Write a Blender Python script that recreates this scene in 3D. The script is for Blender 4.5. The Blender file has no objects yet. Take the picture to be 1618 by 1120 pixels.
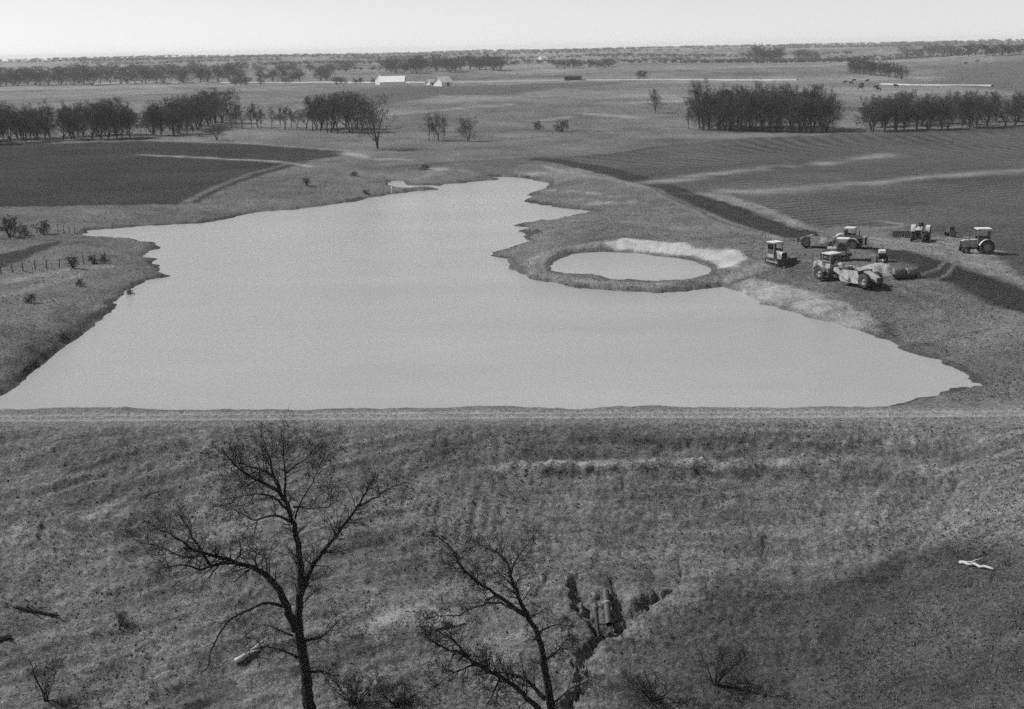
import bpy, bmesh, math, random
import numpy as np
from mathutils import Vector, Matrix

# ------------------------------------------------------------------ camera, sky, sun
R = math.radians
scene = bpy.context.scene
col = scene.collection
CAM = np.array([0.0, 0.0, 27.0])
FPX, PW, PH = 2000.0, 1618.0, 1120.0
HOR = 74.0                                   # row of the horizon at mid picture
PITCH = math.atan((PH / 2 - HOR) / FPX)
ROLL = math.atan(0.0204)
Fv = np.array([0, math.cos(PITCH), -math.sin(PITCH)])
r0 = np.array([1.0, 0, 0]); u0 = np.array([0, math.sin(PITCH), math.cos(PITCH)])
Rv = math.cos(ROLL) * r0 - math.sin(ROLL) * u0
Uv = math.sin(ROLL) * r0 + math.cos(ROLL) * u0
cd = bpy.data.cameras.new('camera')
cam = bpy.data.objects.new('camera', cd); col.objects.link(cam)
cam.matrix_world = Matrix(((Rv[0], Uv[0], -Fv[0], CAM[0]), (Rv[1], Uv[1], -Fv[1], CAM[1]),
                           (Rv[2], Uv[2], -Fv[2], CAM[2]), (0, 0, 0, 1)))
cd.sensor_fit = 'HORIZONTAL'; cd.sensor_width = 36.0; cd.lens = 36.0 * FPX / PW
cd.clip_start = 0.5; cd.clip_end = 60000
scene.camera = cam

SUN_EL = 44.0
SUN_DIR = Vector((-1.0, 0.34, 0)).normalized()      # towards the sun, on the map
world = bpy.data.worlds.new('World'); scene.world = world; world.use_nodes = True
wn = world.node_tree.nodes; wl = world.node_tree.links
sky = wn.new('ShaderNodeTexSky'); sky.sky_type = 'NISHITA'; sky.sun_disc = False
sky.sun_elevation = R(SUN_EL); sky.sun_rotation = math.atan2(SUN_DIR.x, SUN_DIR.y)
sky.air_density = 1.0; sky.dust_density = 0.0; sky.ozone_density = 1.0
bw = wn.new('ShaderNodeRGBToBW')                     # the photograph is black and white
bg = wn['Background']; bg.inputs['Strength'].default_value = 0.095
wl.new(sky.outputs[0], bw.inputs[0]); wl.new(bw.outputs[0], bg.inputs['Color'])
sl = bpy.data.lights.new('sun', 'SUN'); sl.energy = 4.8; sl.angle = R(0.5); sl.color = (1, 1, 1)
sun = bpy.data.objects.new('sun', sl); col.objects.link(sun)
sd_ = Vector((SUN_DIR.x * math.cos(R(SUN_EL)), SUN_DIR.y * math.cos(R(SUN_EL)), math.sin(R(SUN_EL))))
sun.rotation_euler = sd_.to_track_quat('Z', 'Y').to_euler(); sun.location = (-60, 60, 80)
vs = scene.view_settings
vs.view_transform = 'Standard'; vs.look = 'None'; vs.exposure = 0.12; vs.gamma = 1.0; vs.use_curve_mapping = False
scene.cycles.use_denoising = False
scene.cycles.use_adaptive_sampling = True; scene.cycles.adaptive_threshold = 0.04; scene.cycles.adaptive_min_samples = 24
scene.cycles.max_bounces = 5
scene.cycles.volume_bounces = 1

rng = np.random.default_rng(7)
rnd = random.Random(11)

# ------------------------------------------------------------------ small maths
def rays(px):
    px = np.atleast_2d(np.asarray(px, float))
    return (Fv[None] + ((px[:, 0] - PW / 2) / FPX)[:, None] * Rv[None] + ((PH / 2 - px[:, 1]) / FPX)[:, None] * Uv[None])
def on_plane(px, z=0.0):
    d = rays(px); t = (z - CAM[2]) / d[:, 2]
    return CAM[None] + d * t[:, None]
def at_y(px, y):
    d = rays(px); t = (np.asarray(y) - CAM[1]) / d[:, 1]
    return CAM[None] + d * np.reshape(t, (-1, 1))
def sstep(a, b, x):
    t = np.clip((x - a) / (b - a), 0, 1); return t * t * (3 - 2 * t)
def vnoise(x, y, seed):
    xi = np.floor(x).astype(np.int64); yi = np.floor(y).astype(np.int64)
    fx = x - xi; fy = y - yi
    fx = fx * fx * (3 - 2 * fx); fy = fy * fy * (3 - 2 * fy)
    def h(a, b):
        n = (a * 374761393 + b * 668265263 + seed * 974634777) & 0xffffffff
        n = ((n ^ (n >> 13)) * 1274126177) & 0xffffffff
        return ((n ^ (n >> 16)) & 0xffff) / 32767.5 - 1
    return (h(xi, yi) * (1 - fx) + h(xi + 1, yi) * fx) * (1 - fy) + (h(xi, yi + 1) * (1 - fx) + h(xi + 1, yi + 1) * fx) * fy
def fbm(x, y, seed, octs=3):
    s = 0; a = 1.0
    for k in range(octs):
        s = s + a * vnoise(x * 2 ** k + 13.7 * k, y * 2 ** k - 5.1 * k, seed + k); a *= 0.5
    return s
def seg_dist(x, y, pts, closed=False):
    """distance to a polyline and the share of the way along it"""
    x = np.asarray(x, float); y = np.asarray(y, float)
    best = np.full(x.shape, 1e9); par = np.zeros(x.shape)
    n = len(pts); m = n if closed else n - 1
    for i in range(m):
        ax, ay = pts[i][:2]; bx, by = pts[(i + 1) % n][:2]
        dx, dy = bx - ax, by - ay; L = dx * dx + dy * dy + 1e-12
        t = np.clip(((x - ax) * dx + (y - ay) * dy) / L, 0, 1)
        d = np.hypot(x - ax - t * dx, y - ay - t * dy)
        k = d < best
        best = np.where(k, d, best); par = np.where(k, (i + t) / m, par)
    return best, par
def inside(x, y, pts):
    r = np.zeros(np.shape(x), bool); n = len(pts)
    for i in range(n):
        ax, ay = pts[i][:2]; bx, by = pts[(i + 1) % n][:2]
        if ay == by: continue
        c = (ay > y) != (by > y)
        r ^= c & (x < (bx - ax) * (y - ay) / (by - ay) + ax)
    return r
def sdist(x, y, pts, far=60.0):
    """signed distance to an outline, + outside; only worked out near it"""
    x = np.asarray(x, float); y = np.asarray(y, float)
    P = np.asarray(pts)[:, :2]; lo = P.min(0) - far; hi = P.max(0) + far
    out = np.full(x.shape, far)
    k = (x > lo[0]) & (x < hi[0]) & (y > lo[1]) & (y < hi[1])
    if k.any():
        d, _ = seg_dist(x[k], y[k], P, True)
        out[k] = np.where(inside(x[k], y[k], P), -d, np.minimum(d, far))
    return out

# ------------------------------------------------------------------ the lie of the land
LAKE_PX = [(-140, 690), (-60, 655), (0, 626), (45, 600), (75, 575), (110, 545), (150, 510), (185, 487), (178, 478), (198, 470),
    (205, 458), (235, 444), (268, 436), (265, 430), (240, 415), (243, 409), (232, 404), (237, 396), (248, 392), (246, 383),
    (200, 378), (160, 374), (130, 371), (140, 364), (175, 361), (215, 358), (290, 354), (340, 350), (370, 343), (400, 336),
    (470, 331), (530, 323), (580, 314), (620, 307), (655, 302), (688, 299.5), (680, 296), (640, 298), (618, 294), (616, 286), (636, 286),
    (642, 292.5), (690, 293), (740, 288), (790, 283), (775, 279), (830, 281), (868, 289), (865, 297), (845, 302), (828, 318),
    (880, 327), (942, 335), (900, 343), (850, 350), (812, 356), (838, 361), (815, 366), (848, 369), (824, 377), (838, 382),
    (780, 398), (766, 404), (800, 410), (808, 425), (845, 440), (880, 447), (920, 455), (980, 459), (1040, 463),
    (1080, 460), (1140, 454), (1165, 462), (1200, 480), (1260, 497), (1330, 515), (1390, 530), (1420, 547), (1470, 567),
    (1510, 585), (1530, 600), (1540, 608), (1500, 617), (1440, 630), (1400, 642), (1380, 720), (600, 725), (-140, 730)]
LAKE = on_plane(LAKE_PX)[:, :2]
POND_PX = [(872, 420), (880, 410), (905, 402), (945, 398), (1000, 400), (1060, 407), (1100, 413), (1122, 424), (1118, 434), (1090, 440),
    (1050, 443), (1000, 443), (968, 441), (940, 434), (900, 432), (878, 427)]
POND_Z = 0.45
POND = on_plane(POND_PX, POND_Z)[:, :2]
CREST_Z = 0.9
_a, _b = on_plane([(0, 661), (1618, 654)], CREST_Z)[:, :2]
CB = (_b[1] - _a[1]) / (_b[0] - _a[0]); CA = _a[1] - CB * _a[0]
def crest_s(x, y): return y - (CA + CB * x)
BLUFF = on_plane([(20, 520)], 2.5)[0]; YARD = on_plane([(1350, 410)], 2.5)[0]; PALE = on_plane([(1260, 440)], 2.5)[0]

def floor_z(x, y):
    f = -9.6 + 0.15 * np.maximum(0, x - 3) + 0.006 * np.maximum(0, x - 3) ** 2 - 0.05 * np.minimum(0, x + 4)
    f = f + 0.35 * vnoise(x / 9, y / 9, 5)
    return np.minimum(f, 4 + 0.01 * np.abs(x))
def smooth_h(x, y):
    x = np.asarray(x, float); y = np.asarray(y, float)
    r = np.hypot(x, y)
    sd = sdist(x, y, LAKE); jr = np.clip(y / 160, .5, 1.4)
    sd = sd + np.where(np.abs(sd) < 12, .55 * jr * fbm(x / 3.2, y / 4.5, 211, 3) + .5 * jr * np.maximum(0, vnoise(x / 1.3, y / 2.2, 215)) - .15, 0)
    b = 1.2 + 0.0042 * np.clip(y - 110, 0, 800) + 0.012 * np.clip(np.abs(x) - 60, 0, 80) * (y < 400)
    b = b + 2.0 * np.exp(-(((x - BLUFF[0]) / 16) ** 2 + ((y - BLUFF[1]) / 16) ** 2))
    b = b + 1.3 * np.exp(-(((x - YARD[0]) / 22) ** 2 + ((y - YARD[1]) / 20) ** 2))
    w = sstep(260, 700, r)
    b = b + w * 2.6 * vnoise(x / 210 + 3.3, y / 260, 41) + sstep(800, 2500, r) * 2.5 * vnoise(x / 900, y / 1100 + .4, 43) + 12.0 * sstep(1500, 3500, r) * sstep(5200, 3700, r) - r * r / 12742000.0
    b = b + 5.0 * np.exp(-(((x + 10) / 120) ** 2 + ((y - 590) / 110) ** 2))          # swell below the farm
    b = b + 11 * np.exp(-(((x - 470) / 150) ** 2 + ((y - 1060) / 220) ** 2))         # pasture hill on the right
    L = np.where(x < -25, np.where(y < 135, 4.2, 9.0), 9.0)
    land = np.where(sd > 0, np.maximum(b, 0.6) * (1 - np.exp(-np.maximum(sd, 0) / L)) + 0.10 * sstep(0, .8, sd), np.maximum(-2.5, 0.28 * sd))
    # spoil ring and basin of the small pond
    s2 = sdist(x, y, POND)
    ring = 0.5 * np.exp(-((s2 - 2.6) / 1.3) ** 2)
    k = s2 < 12
    land = np.where(k & (s2 > 0), np.minimum(np.maximum(land, 0.25 + ring), POND_Z - .05 + 0.30 * s2 ) * sstep(12, 7, s2) * 1.0 + land * (1 - sstep(12, 7, s2)), land)
    land = np.where((sd < 0.6) & (s2 > 1.5), np.where(sd > 0, np.minimum(land, 0.1 + sd), np.maximum(-2.5, 0.28 * sd)), land)
    land = np.where(s2 <= 0, POND_Z - .05 + 0.35 * np.maximum(s2, -4), land)
    # the dam
    s = crest_s(x, y)
    dam = CREST_Z - np.maximum(0, s + .45 * vnoise(x / 5, 0 * x, 221) + .4 * vnoise(x / 17, 0 * x, 223) + .2 * vnoise(x / 1.1, y / 1.1, 225) - 2.4) / 2.2 - np.maximum(0, -s - 2.0) / 2.9
    w = sstep(-9, -1, s)
    nat = land * w + floor_z(x, y) * (1 - w)
    q = np.maximum(nat, dam)
    near = np.exp(-((nat - dam) / 0.9) ** 2) * 0.28 * sstep(-4, -8, s)
    return q + near
def hit(px):
    """where the sight line of a picture point meets the land"""
    d = rays(px); px = np.atleast_2d(np.asarray(px, float))
    ts = 1.0 / np.linspace(1 / 40.0, 1 / 9000.0, 900)
    P = CAM[None, None] + d[:, None] * ts[None, :, None]
    g = P[..., 2] - smooth_h(P[..., 0], P[..., 1])
    out = []
    for i in range(len(d)):
        k = np.where(g[i] < 0)[0]
        j = k[0] if len(k) else len(ts) - 1
        if j > 0 and len(k):
            a = g[i, j - 1] / (g[i, j - 1] - g[i, j]); t = 1 / ((1 - a) / ts[j - 1] + a / ts[j])
        else: t = ts[j]
        out.append(CAM + d[i] * t)
    return np.array(out)

GULLY = hit([(958, 950), (962, 992), (930, 1030), (918, 1062), (910, 1090), (900, 1119)])[:, :2]
CRACKS = [hit(p)[:, :2] for p in (
    [(913, 906), (905, 918), (908, 926), (902, 936), (910, 946), (907, 954), (920, 962), (918, 970), (931, 976), (937, 986)],
    [(1062, 932), (1048, 938), (1040, 936), (1030, 948), (1022, 950), (1014, 962), (1006, 968)],
    [(950, 1005), (936, 1012), (938, 1022), (922, 1030), (926, 1042), (914, 1050), (922, 1060), (916, 1070), (926, 1078), (918, 1090), (906, 1102), (900, 1119)],
    [(1122, 910), (1116, 920), (1118, 932)], [(968, 912), (973, 926), (970, 940)], [(976, 862), (984, 870), (982, 880)], [(1212, 846), (1205, 858), (1209, 880)],
    [(1395, 836), (1420, 845), (1450, 832), (1500, 838)], [(1440, 848), (1520, 838), (1590, 832)], [(870, 902), (860, 925), (848, 940)], [(1070, 880), (1078, 905), (1072, 930)])]
SLUMP = hit([(908, 905), (900, 930), (906, 952), (925, 975), (935, 1000), (948, 1008), (985, 1004), (1000, 985), (1010, 966), (1032, 948), (1005, 955), (985, 950), (977, 925), (968, 908), (960, 935), (942, 945), (925, 930), (918, 912)])[:, :2]
BENCH = hit([(770, 742), (1000, 738), (1300, 737), (1640, 728)])[:, :2]
TERR = hit([(1040, 712), (1200, 702), (1400, 703), (1618, 697)])[:, :2]
DIAG = [hit(p)[:, :2] for p in ([(0, 788), (110, 770), (220, 742), (330, 715)], [(190, 802), (250, 785), (335, 770)], [(0, 750), (100, 735), (200, 712)], [(60, 842), (140, 838), (230, 824)], [(0, 722), (120, 712), (260, 700)])]
RUTS = [hit(p)[:, :2] for p in ([(0, 664), (400, 661), (800, 659), (1200, 658), (1640, 655)], [(0, 657), (400, 654), (800, 652.5), (1200, 651.5), (1640, 649)])]
VGROOVE = hit([(735, 830)])[0, :2]
WETLINE = None

def dam_mask(x, y):
    s = crest_s(x, y); return sstep(-1.8, -2.6, s)
def micro(x, y, r):
    """clods, ruts, rills and slumps"""
    s = crest_s(x, y); dn = sstep(-1.6, -2.6, s)
    near = sstep(700, 150, r)
    till = TILL(x, y)
    z = (0.09 + 0.03 * dn) * fbm(x / 2.3, y / 2.3, 60, 3) * (1 - .6 * till) + sstep(330, 160, r) * (1 - dn) * (1 - .7 * till) * (.05 * fbm(x / .8, y / 1.0, 65, 2) + .10 * np.maximum(0, fbm(x / 1.7, y / 2.2, 67, 2) - .5))
    z = z + near * (0.018 + 0.035 * dn) * fbm(x / 0.55, y / 0.55, 70, 2) + sstep(200, 90, r) * .045 * dn * fbm(x / .27, y / .33, 72, 2) * np.clip(.6 + fbm(x / 4, y / 4, 73, 2), .1, 1.6)
    z = z + dn * near * 0.075 * np.maximum(0, fbm(x / 0.8, y / 0.8, 75, 2) - .35)
    z = z + sstep(250, 600, r) * 0.25 * fbm(x / 16, y / 16, 80, 2)
    crest = np.exp(-(s / 2.4) ** 2)
    z = z * (1 - 0.8 * crest)
    for p in RUTS:
        d, _ = seg_dist(x, y, p); z = z - 0.07 * np.exp(-(d / .28) ** 2) + 0.05 * np.exp(-((d - .6) / .25) ** 2)
    k = (r < 130)
    xs, ys = x[k], y[k]; zz = np.zeros(xs.shape)
    jx = xs + .35 * fbm(xs / .9, ys / .9, 91, 3); jy = ys + .45 * fbm(xs / .9, ys / .9, 96, 3)
    kx = xs + .17 * fbm(xs / .3, ys / .4, 103, 3); ky = ys + .26 * fbm(xs / .3, ys / .4, 104, 3)
    for i, c in enumerate(CRACKS):
        d, t = seg_dist(kx, ky, c); wd = (.2, .2, .3)[i] if i < 3 else .13
        zz -= ((.3, .4, .6)[i] if i < 3 else .14) * np.exp(-(d / (wd * (.6 + .5 * np.sin(9 * t + i) ** 2 + .25 * vnoise(xs / .4, ys / .4, 109)))) ** 2)
    sb = sdist(xs + .4 * fbm(xs / 1.2, ys / 1.2, 107, 3), ys + .5 * fbm(xs / 1.2, ys / 1.2, 108, 3), SLUMP, 4.0)
    zz -= sstep(.5, -.6, sb) * (.5 + .34 * fbm(xs / .42, ys / .5, 111, 4))
    d, _ = seg_dist(jx, jy, BENCH); zz += 0.30 * np.exp(-((d) / .5) ** 2) * np.clip(.8 + .6 * fbm(xs / 1.2, ys / 1.2, 137, 2), .2, 1.5) 
    d, _ = seg_dist(jx, jy, TERR); zz -= 0.22 * np.exp(-(d / .4) ** 2) * np.clip(.7 + .8 * fbm(xs / 1.2, ys / 1.2, 138, 2), .1, 1.5)
    for c in DIAG:
        d, t = seg_dist(jx, jy, c); zz -= 0.17 * np.exp(-(d / .28) ** 2) * np.maximum(0.15, vnoise(xs / 1.4, ys / 1.4, 93) + .4) - .1 * np.exp(-((d - .55) / .3) ** 2)
    g = np.exp(-(((xs - VGROOVE[0]) / 3.6) ** 2 + ((ys - VGROOVE[1]) / 5.0) ** 2))
    zz += g * 0.05 * np.clip(.4 + 1.6 * vnoise(xs / .9, ys / 3.2, 96), 0, 1.5) * np.sin(2 * math.pi * (xs - .10 * (ys - VGROOVE[1])) / 0.8 + 1.2 * vnoise(xs / 3, ys / 6, 95))
    sl_ = sstep(-2.5, -5, crest_s(xs, ys))
    zz += sl_ * 0.08 * fbm(xs / 4.0, crest_s(xs, ys) / 0.6, 97, 2) * sstep(-4, 8, xs)      # passes of the dozer along the slope
    zz += sl_ * 0.10 * fbm((xs + 2 * ys) / 6.0, (ys - .35 * xs) / 0.7, 98, 2) * sstep(0, -10, xs)
    z[k] += zz
    return z

# --- fields, tracks and strips: outlines on the land
FIELD_L = hit([(-160, 236), (0, 229), (220, 222), (400, 227), (545, 238), (540, 246), (500, 252), (430, 272), (380, 287), (345, 302), (315, 319), (280, 323), (140, 325), (0, 327), (-160, 331)])[:, :2]
FIELD_R = hit([(860, 250), (960, 243), (1060, 228), (1180, 218), (1300, 213), (1450, 207), (1618, 200), (1780, 196), (1780, 500), (1618, 440), (1575, 415), (1560, 395), (1500, 372), (1420, 358), (1300, 358),
    (1260, 350), (1230, 335), (1180, 315), (1100, 307), (1020, 288), (930, 265)])[:, :2]
STRIP_A = hit([(820, 250), (880, 250), (960, 263), (1040, 284), (1110, 308), (1180, 328), (1250, 352), (1300, 368), (1270, 376), (1230, 376), (1180, 362), (1110, 334), (1040, 302), (960, 276), (880, 258)])[:, :2]
STRIP_B = hit([(1372, 390), (1440, 397), (1480, 409), (1540, 428), (1618, 456), (1780, 520), (1780, 570), (1618, 497), (1560, 476), (1500, 448), (1462, 440), (1440, 420), (1400, 410)])[:, :2]
STRIP_C = hit([(-160, 470), (-60, 425), (0, 401), (60, 388), (96, 380), (90, 387), (55, 402), (0, 426), (-60, 452), (-160, 500)])[:, :2]
LIGHTS = [  # outline, albedo
    (hit([(1095, 304), (1150, 308), (1200, 324), (1262, 350), (1300, 366), (1262, 361), (1225, 350), (1185, 333), (1150, 319)])[:, :2], 0.21),
    (hit([(952, 386), (985, 376), (1050, 383), (1110, 391), (1160, 394), (1178, 408), (1165, 424), (1145, 424), (1120, 412), (1090, 406), (1040, 399), (980, 394)])[:, :2], 0.38),
    (hit([(1150, 452), (1185, 440), (1240, 448), (1310, 470), (1370, 495), (1395, 522), (1385, 528), (1330, 516), (1260, 499), (1200, 481), (1160, 462)])[:, :2], 0.30),
    (hit([(590, 985), (640, 955), (680, 948), (720, 968), (735, 985), (690, 1000), (640, 1005), (600, 1010)])[:, :2], 0.36),
    (hit([(835, 930), (850, 895), (880, 885), (905, 900), (900, 925), (870, 940)])[:, :2], 0.18),
    (hit([(1370, 372), (1450, 378), (1530, 372), (1560, 392), (1600, 430), (1640, 455), (1540, 425), (1470, 402), (1420, 394), (1370, 388)])[:, :2], 0.19),
    (hit([(80, 842), (120, 848), (115, 853), (70, 852)])[:, :2], 0.19),
]
LINES = [  # polyline, half width m, albedo, patchiness
    (hit([(225, 245), (280, 247), (340, 250), (400, 253), (450, 257), (490, 263)])[:, :2], 1.5, 0.26, .4),
    (hit([(290, 320), (345, 293), (400, 273), (455, 259), (545, 246)])[:, :2], 0.8, 0.13, .3),
    (hit([(1040, 288), (1150, 273), (1250, 262), (1340, 251), (1410, 244)])[:, :2], 3.4, 0.21, .7),
    (hit([(1130, 304), (1250, 302), (1350, 291), (1450, 281), (1540, 274), (1640, 268)])[:, :2], 3.4, 0.20, .7),
    (hit([(0, 229), (220, 222), (400, 227), (545, 238)])[:, :2], 1.4, 0.19, .6),
    (hit([(860, 262), (960, 282), (1040, 302), (1110, 336), (1180, 362), (1230, 378)])[:, :2], 0.9, 0.19, .3),
    (hit([(690, 266), (760, 274), (850, 276)])[:, :2], 2.6, 0.27, .8),
    (hit([(540, 240), (590, 250), (640, 252)])[:, :2], 2.2, 0.24, 1.0),
    (hit([(870, 300), (940, 306), (1020, 312)])[:, :2], 1.5, 0.2, 1.2),
    (hit([(900, 348), (1000, 352), (1080, 362)])[:, :2], 1.5, 0.18, 1.2),
    (hit([(860, 190), (920, 180), (1000, 185)])[:, :2], 4, 0.24, 1.4),
    (hit([(620, 180), (720, 172), (800, 165)])[:, :2], 4, 0.25, 1.0),
    (hit([(960, 165), (1060, 160), (1150, 150)])[:, :2], 5, 0.25, 1.4),
    (hit([(860, 316), (940, 319), (1010, 322)])[:, :2], 1.5, 0.27, .9),
    (hit([(0, 448), (60, 433), (120, 424), (180, 421)])[:, :2], 1.0, 0.21, .4),
    (hit([(0, 470), (60, 450), (130, 435)])[:, :2], 0.8, 0.2, .4),
    (hit([(780, 739), (900, 733), (1000, 734), (1150, 736), (1300, 733)])[:, :2], 0.5, 0.24, .6),
    (hit([(900, 758), (1050, 757), (1180, 760)])[:, :2], 0.3, 0.15, .8),
    (hit([(0, 765), (60, 760), (150, 750)])[:, :2], 0.4, 0.15, .8),
    (hit([(540, 925), (640, 935), (760, 925)])[:, :2], 0.4, 0.16, .8),
    (hit([(20, 836), (60, 837), (100, 836)])[:, :2], 0.25, 0.19, .4),
    (hit([(1290, 398), (1340, 420), (1420, 445), (1500, 470)])[:, :2], 0.35, 0.15, .6),
    (hit([(1250, 405), (1330, 432), (1430, 462), (1480, 490)])[:, :2], 0.35, 0.15, .6),
    (hit([(1375, 376), (1440, 384), (1520, 392), (1580, 396)])[:, :2], 0.5, 0.23, .4),
    (hit([(1265, 384), (1320, 378), (1400, 384)])[:, :2], 0.5, 0.2, .4),
    (hit([(1390, 350), (1440, 355), (1380, 362)])[:, :2], 0.8, 0.2, .6),
    (hit([(1500, 838), (1560, 812), (1618, 800)])[:, :2], 0.7, 0.17, .5),
    (hit([(860, 400), (840, 415), (850, 432), (900, 445), (980, 451), (1060, 452), (1130, 446), (1180, 430), (1220, 412)])[:, :2], 1.1, 0.22, .3),
    (hit([(880, 395), (940, 385), (960, 380)])[:, :2], 0.9, 0.19, .4),
    (hit([(1180, 432), (1240, 418), (1300, 408)])[:, :2], 0.8, 0.16, .5),
    (hit([(1430, 445), (1482, 425), (1500, 405), (1500, 395)])[:, :2], 0.25, 0.13, .2),
    (hit([(1458, 452), (1497, 434), (1512, 412), (1512, 400)])[:, :2], 0.25, 0.13, .2),
    (hit([(560, 955), (700, 930), (780, 935)])[:, :2], 0.6, 0.16, .6),
    (hit([(1100, 905), (1250, 895), (1400, 880)])[:, :2], 0.6, 0.16, .8),
]
ROAD = hit([(-200, 147), (120, 133), (320, 130.5), (520, 130), (700, 130.5), (900, 127), (1060, 126), (1260, 127)])[:, :2]
ROAD2 = hit([(1395, 133), (1440, 134.5), (1500, 135), (1568, 135.5)])[:, :2]
DARK_LINES = [
    (hit([(-60, 376), (0, 377), (50, 378), (95, 380)])[:, :2], 0.5, 0.05, .3),
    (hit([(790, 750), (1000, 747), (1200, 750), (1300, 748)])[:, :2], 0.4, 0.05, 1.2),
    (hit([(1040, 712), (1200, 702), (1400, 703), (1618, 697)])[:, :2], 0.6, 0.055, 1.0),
    (hit([(1090, 670), (1300, 672), (1330, 672)])[:, :2], 0.3, 0.05, 1.2),
    (hit([(1300, 425), (1340, 440), (1400, 440), (1420, 430)])[:, :2], 1.5, 0.075, .8),
    (hit([(1250, 425), (1290, 440), (1350, 462)])[:, :2], 1.2, 0.08, 1.0),
    (hit([(1395, 510), (1420, 530), (1470, 545)])[:, :2], 1.2, 0.065, 1.0),
    (hit([(690, 770), (682, 800), (676, 830)])[:, :2], 0.12, 0.05, .6),
    (hit([(725, 775), (716, 810)])[:, :2], 0.12, 0.05, .6),
    (hit([(790, 790), (782, 840)])[:, :2], 0.12, 0.05, .6),
    (hit([(1200, 850), (1212, 870), (1206, 890)])[:, :2], 0.15, 0.05, .6),
    (hit([(660, 880), (700, 890), (745, 885)])[:, :2], 0.8, 0.06, 1.2),
    (hit([(575, 850), (600, 880), (640, 900)])[:, :2], 0.9, 0.065, 1.2),
    (hit([(830, 250), (950, 246), (1060, 230)])[:, :2], 1.2, 0.05, .3),
    (hit([(640, 262), (720, 256), (830, 251)])[:, :2], 2.0, 0.07, .6),
    (hit([(560, 222), (640, 218), (760, 224), (860, 215), (1000, 204), (1080, 200)])[:, :2], 1.2, 0.07, .6),
    (hit([(1015, 290), (1080, 322), (1140, 350), (1200, 368)])[:, :2], 0.5, 0.07, .2),
    (hit([(800, 428), (830, 440), (900, 453), (1000, 459), (1080, 457), (1140, 452)])[:, :2], 0.4, 0.075, .8),
    (hit([(872, 415), (900, 398), (950, 392)])[:, :2], 0.7, 0.09, .5),
    (hit([(1122, 415), (1135, 428), (1120, 440), (1080, 446)])[:, :2], 0.6, 0.09, .5),
    (hit([(1150, 452), (1210, 430), (1250, 412)])[:, :2], 0.3, 0.06, .3),
    (hit([(1410, 548), (1470, 565), (1520, 590), (1550, 606)])[:, :2], 0.5, 0.05, .5),
    (hit([(1395, 530), (1440, 545), (1480, 540), (1560, 520)])[:, :2], 0.4, 0.07, .8),
    (hit([(1300, 645), (1400, 640), (1460, 628)])[:, :2], 0.3, 0.07, .8),
    (hit([(540, 1045), (640, 1010), (740, 995)])[:, :2], 1.2, 0.07, .5),
    (hit([(1060, 1118), (1040, 1060), (1100, 980)])[:, :2], 1.0, 0.09, .8),
]
HILLSIDE = hit([(1060, 1000), (1120, 950), (1250, 915), (1380, 890), (1500, 868), (1640, 850), (1800, 860), (1800, 1200), (1000, 1200), (1000, 1060)])[:, :2]
FARMFIELD = hit([(500, 152), (560, 142), (620, 137), (760, 136), (880, 130), (1000, 128), (880, 140), (800, 150), (700, 152), (600, 165), (560, 178), (500, 172)])[:, :2]
RHILL = hit([(1460, 132), (1500, 112), (1560, 98), (1640, 92), (1700, 92), (1700, 165), (1640, 150), (1560, 140)])[:, :2]

def TILL(x, y):
    t = np.zeros(np.shape(x))
    for P in (FIELD_L, FIELD_R, STRIP_A, STRIP_B):
        lo = P.min(0); hi = P.max(0)
        k = (x > lo[0]) & (x < hi[0]) & (y > lo[1]) & (y < hi[1])
        if k.any(): t[k] = np.maximum(t[k], inside(x[k], y[k], P))
    return t

def soft_in(x, y, P, feather, wob):
    """how far inside an outline, with an uneven edge"""
    P = np.asarray(P); lo = P.min(0) - feather * 4; hi = P.max(0) + feather * 4
    out = np.zeros(x.shape); k = (x > lo[0]) & (x < hi[0]) & (y > lo[1]) & (y < hi[1])
    if k.any():
        xs, ys = x[k], y[k]
        d, _ = seg_dist(xs, ys, P, True); d = np.where(inside(xs, ys, P), d, -d)
        out[k] = sstep(-feather, feather, d + wob * fbm(xs / (4 * feather), ys / (4 * feather), 21, 2))
    return out

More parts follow.
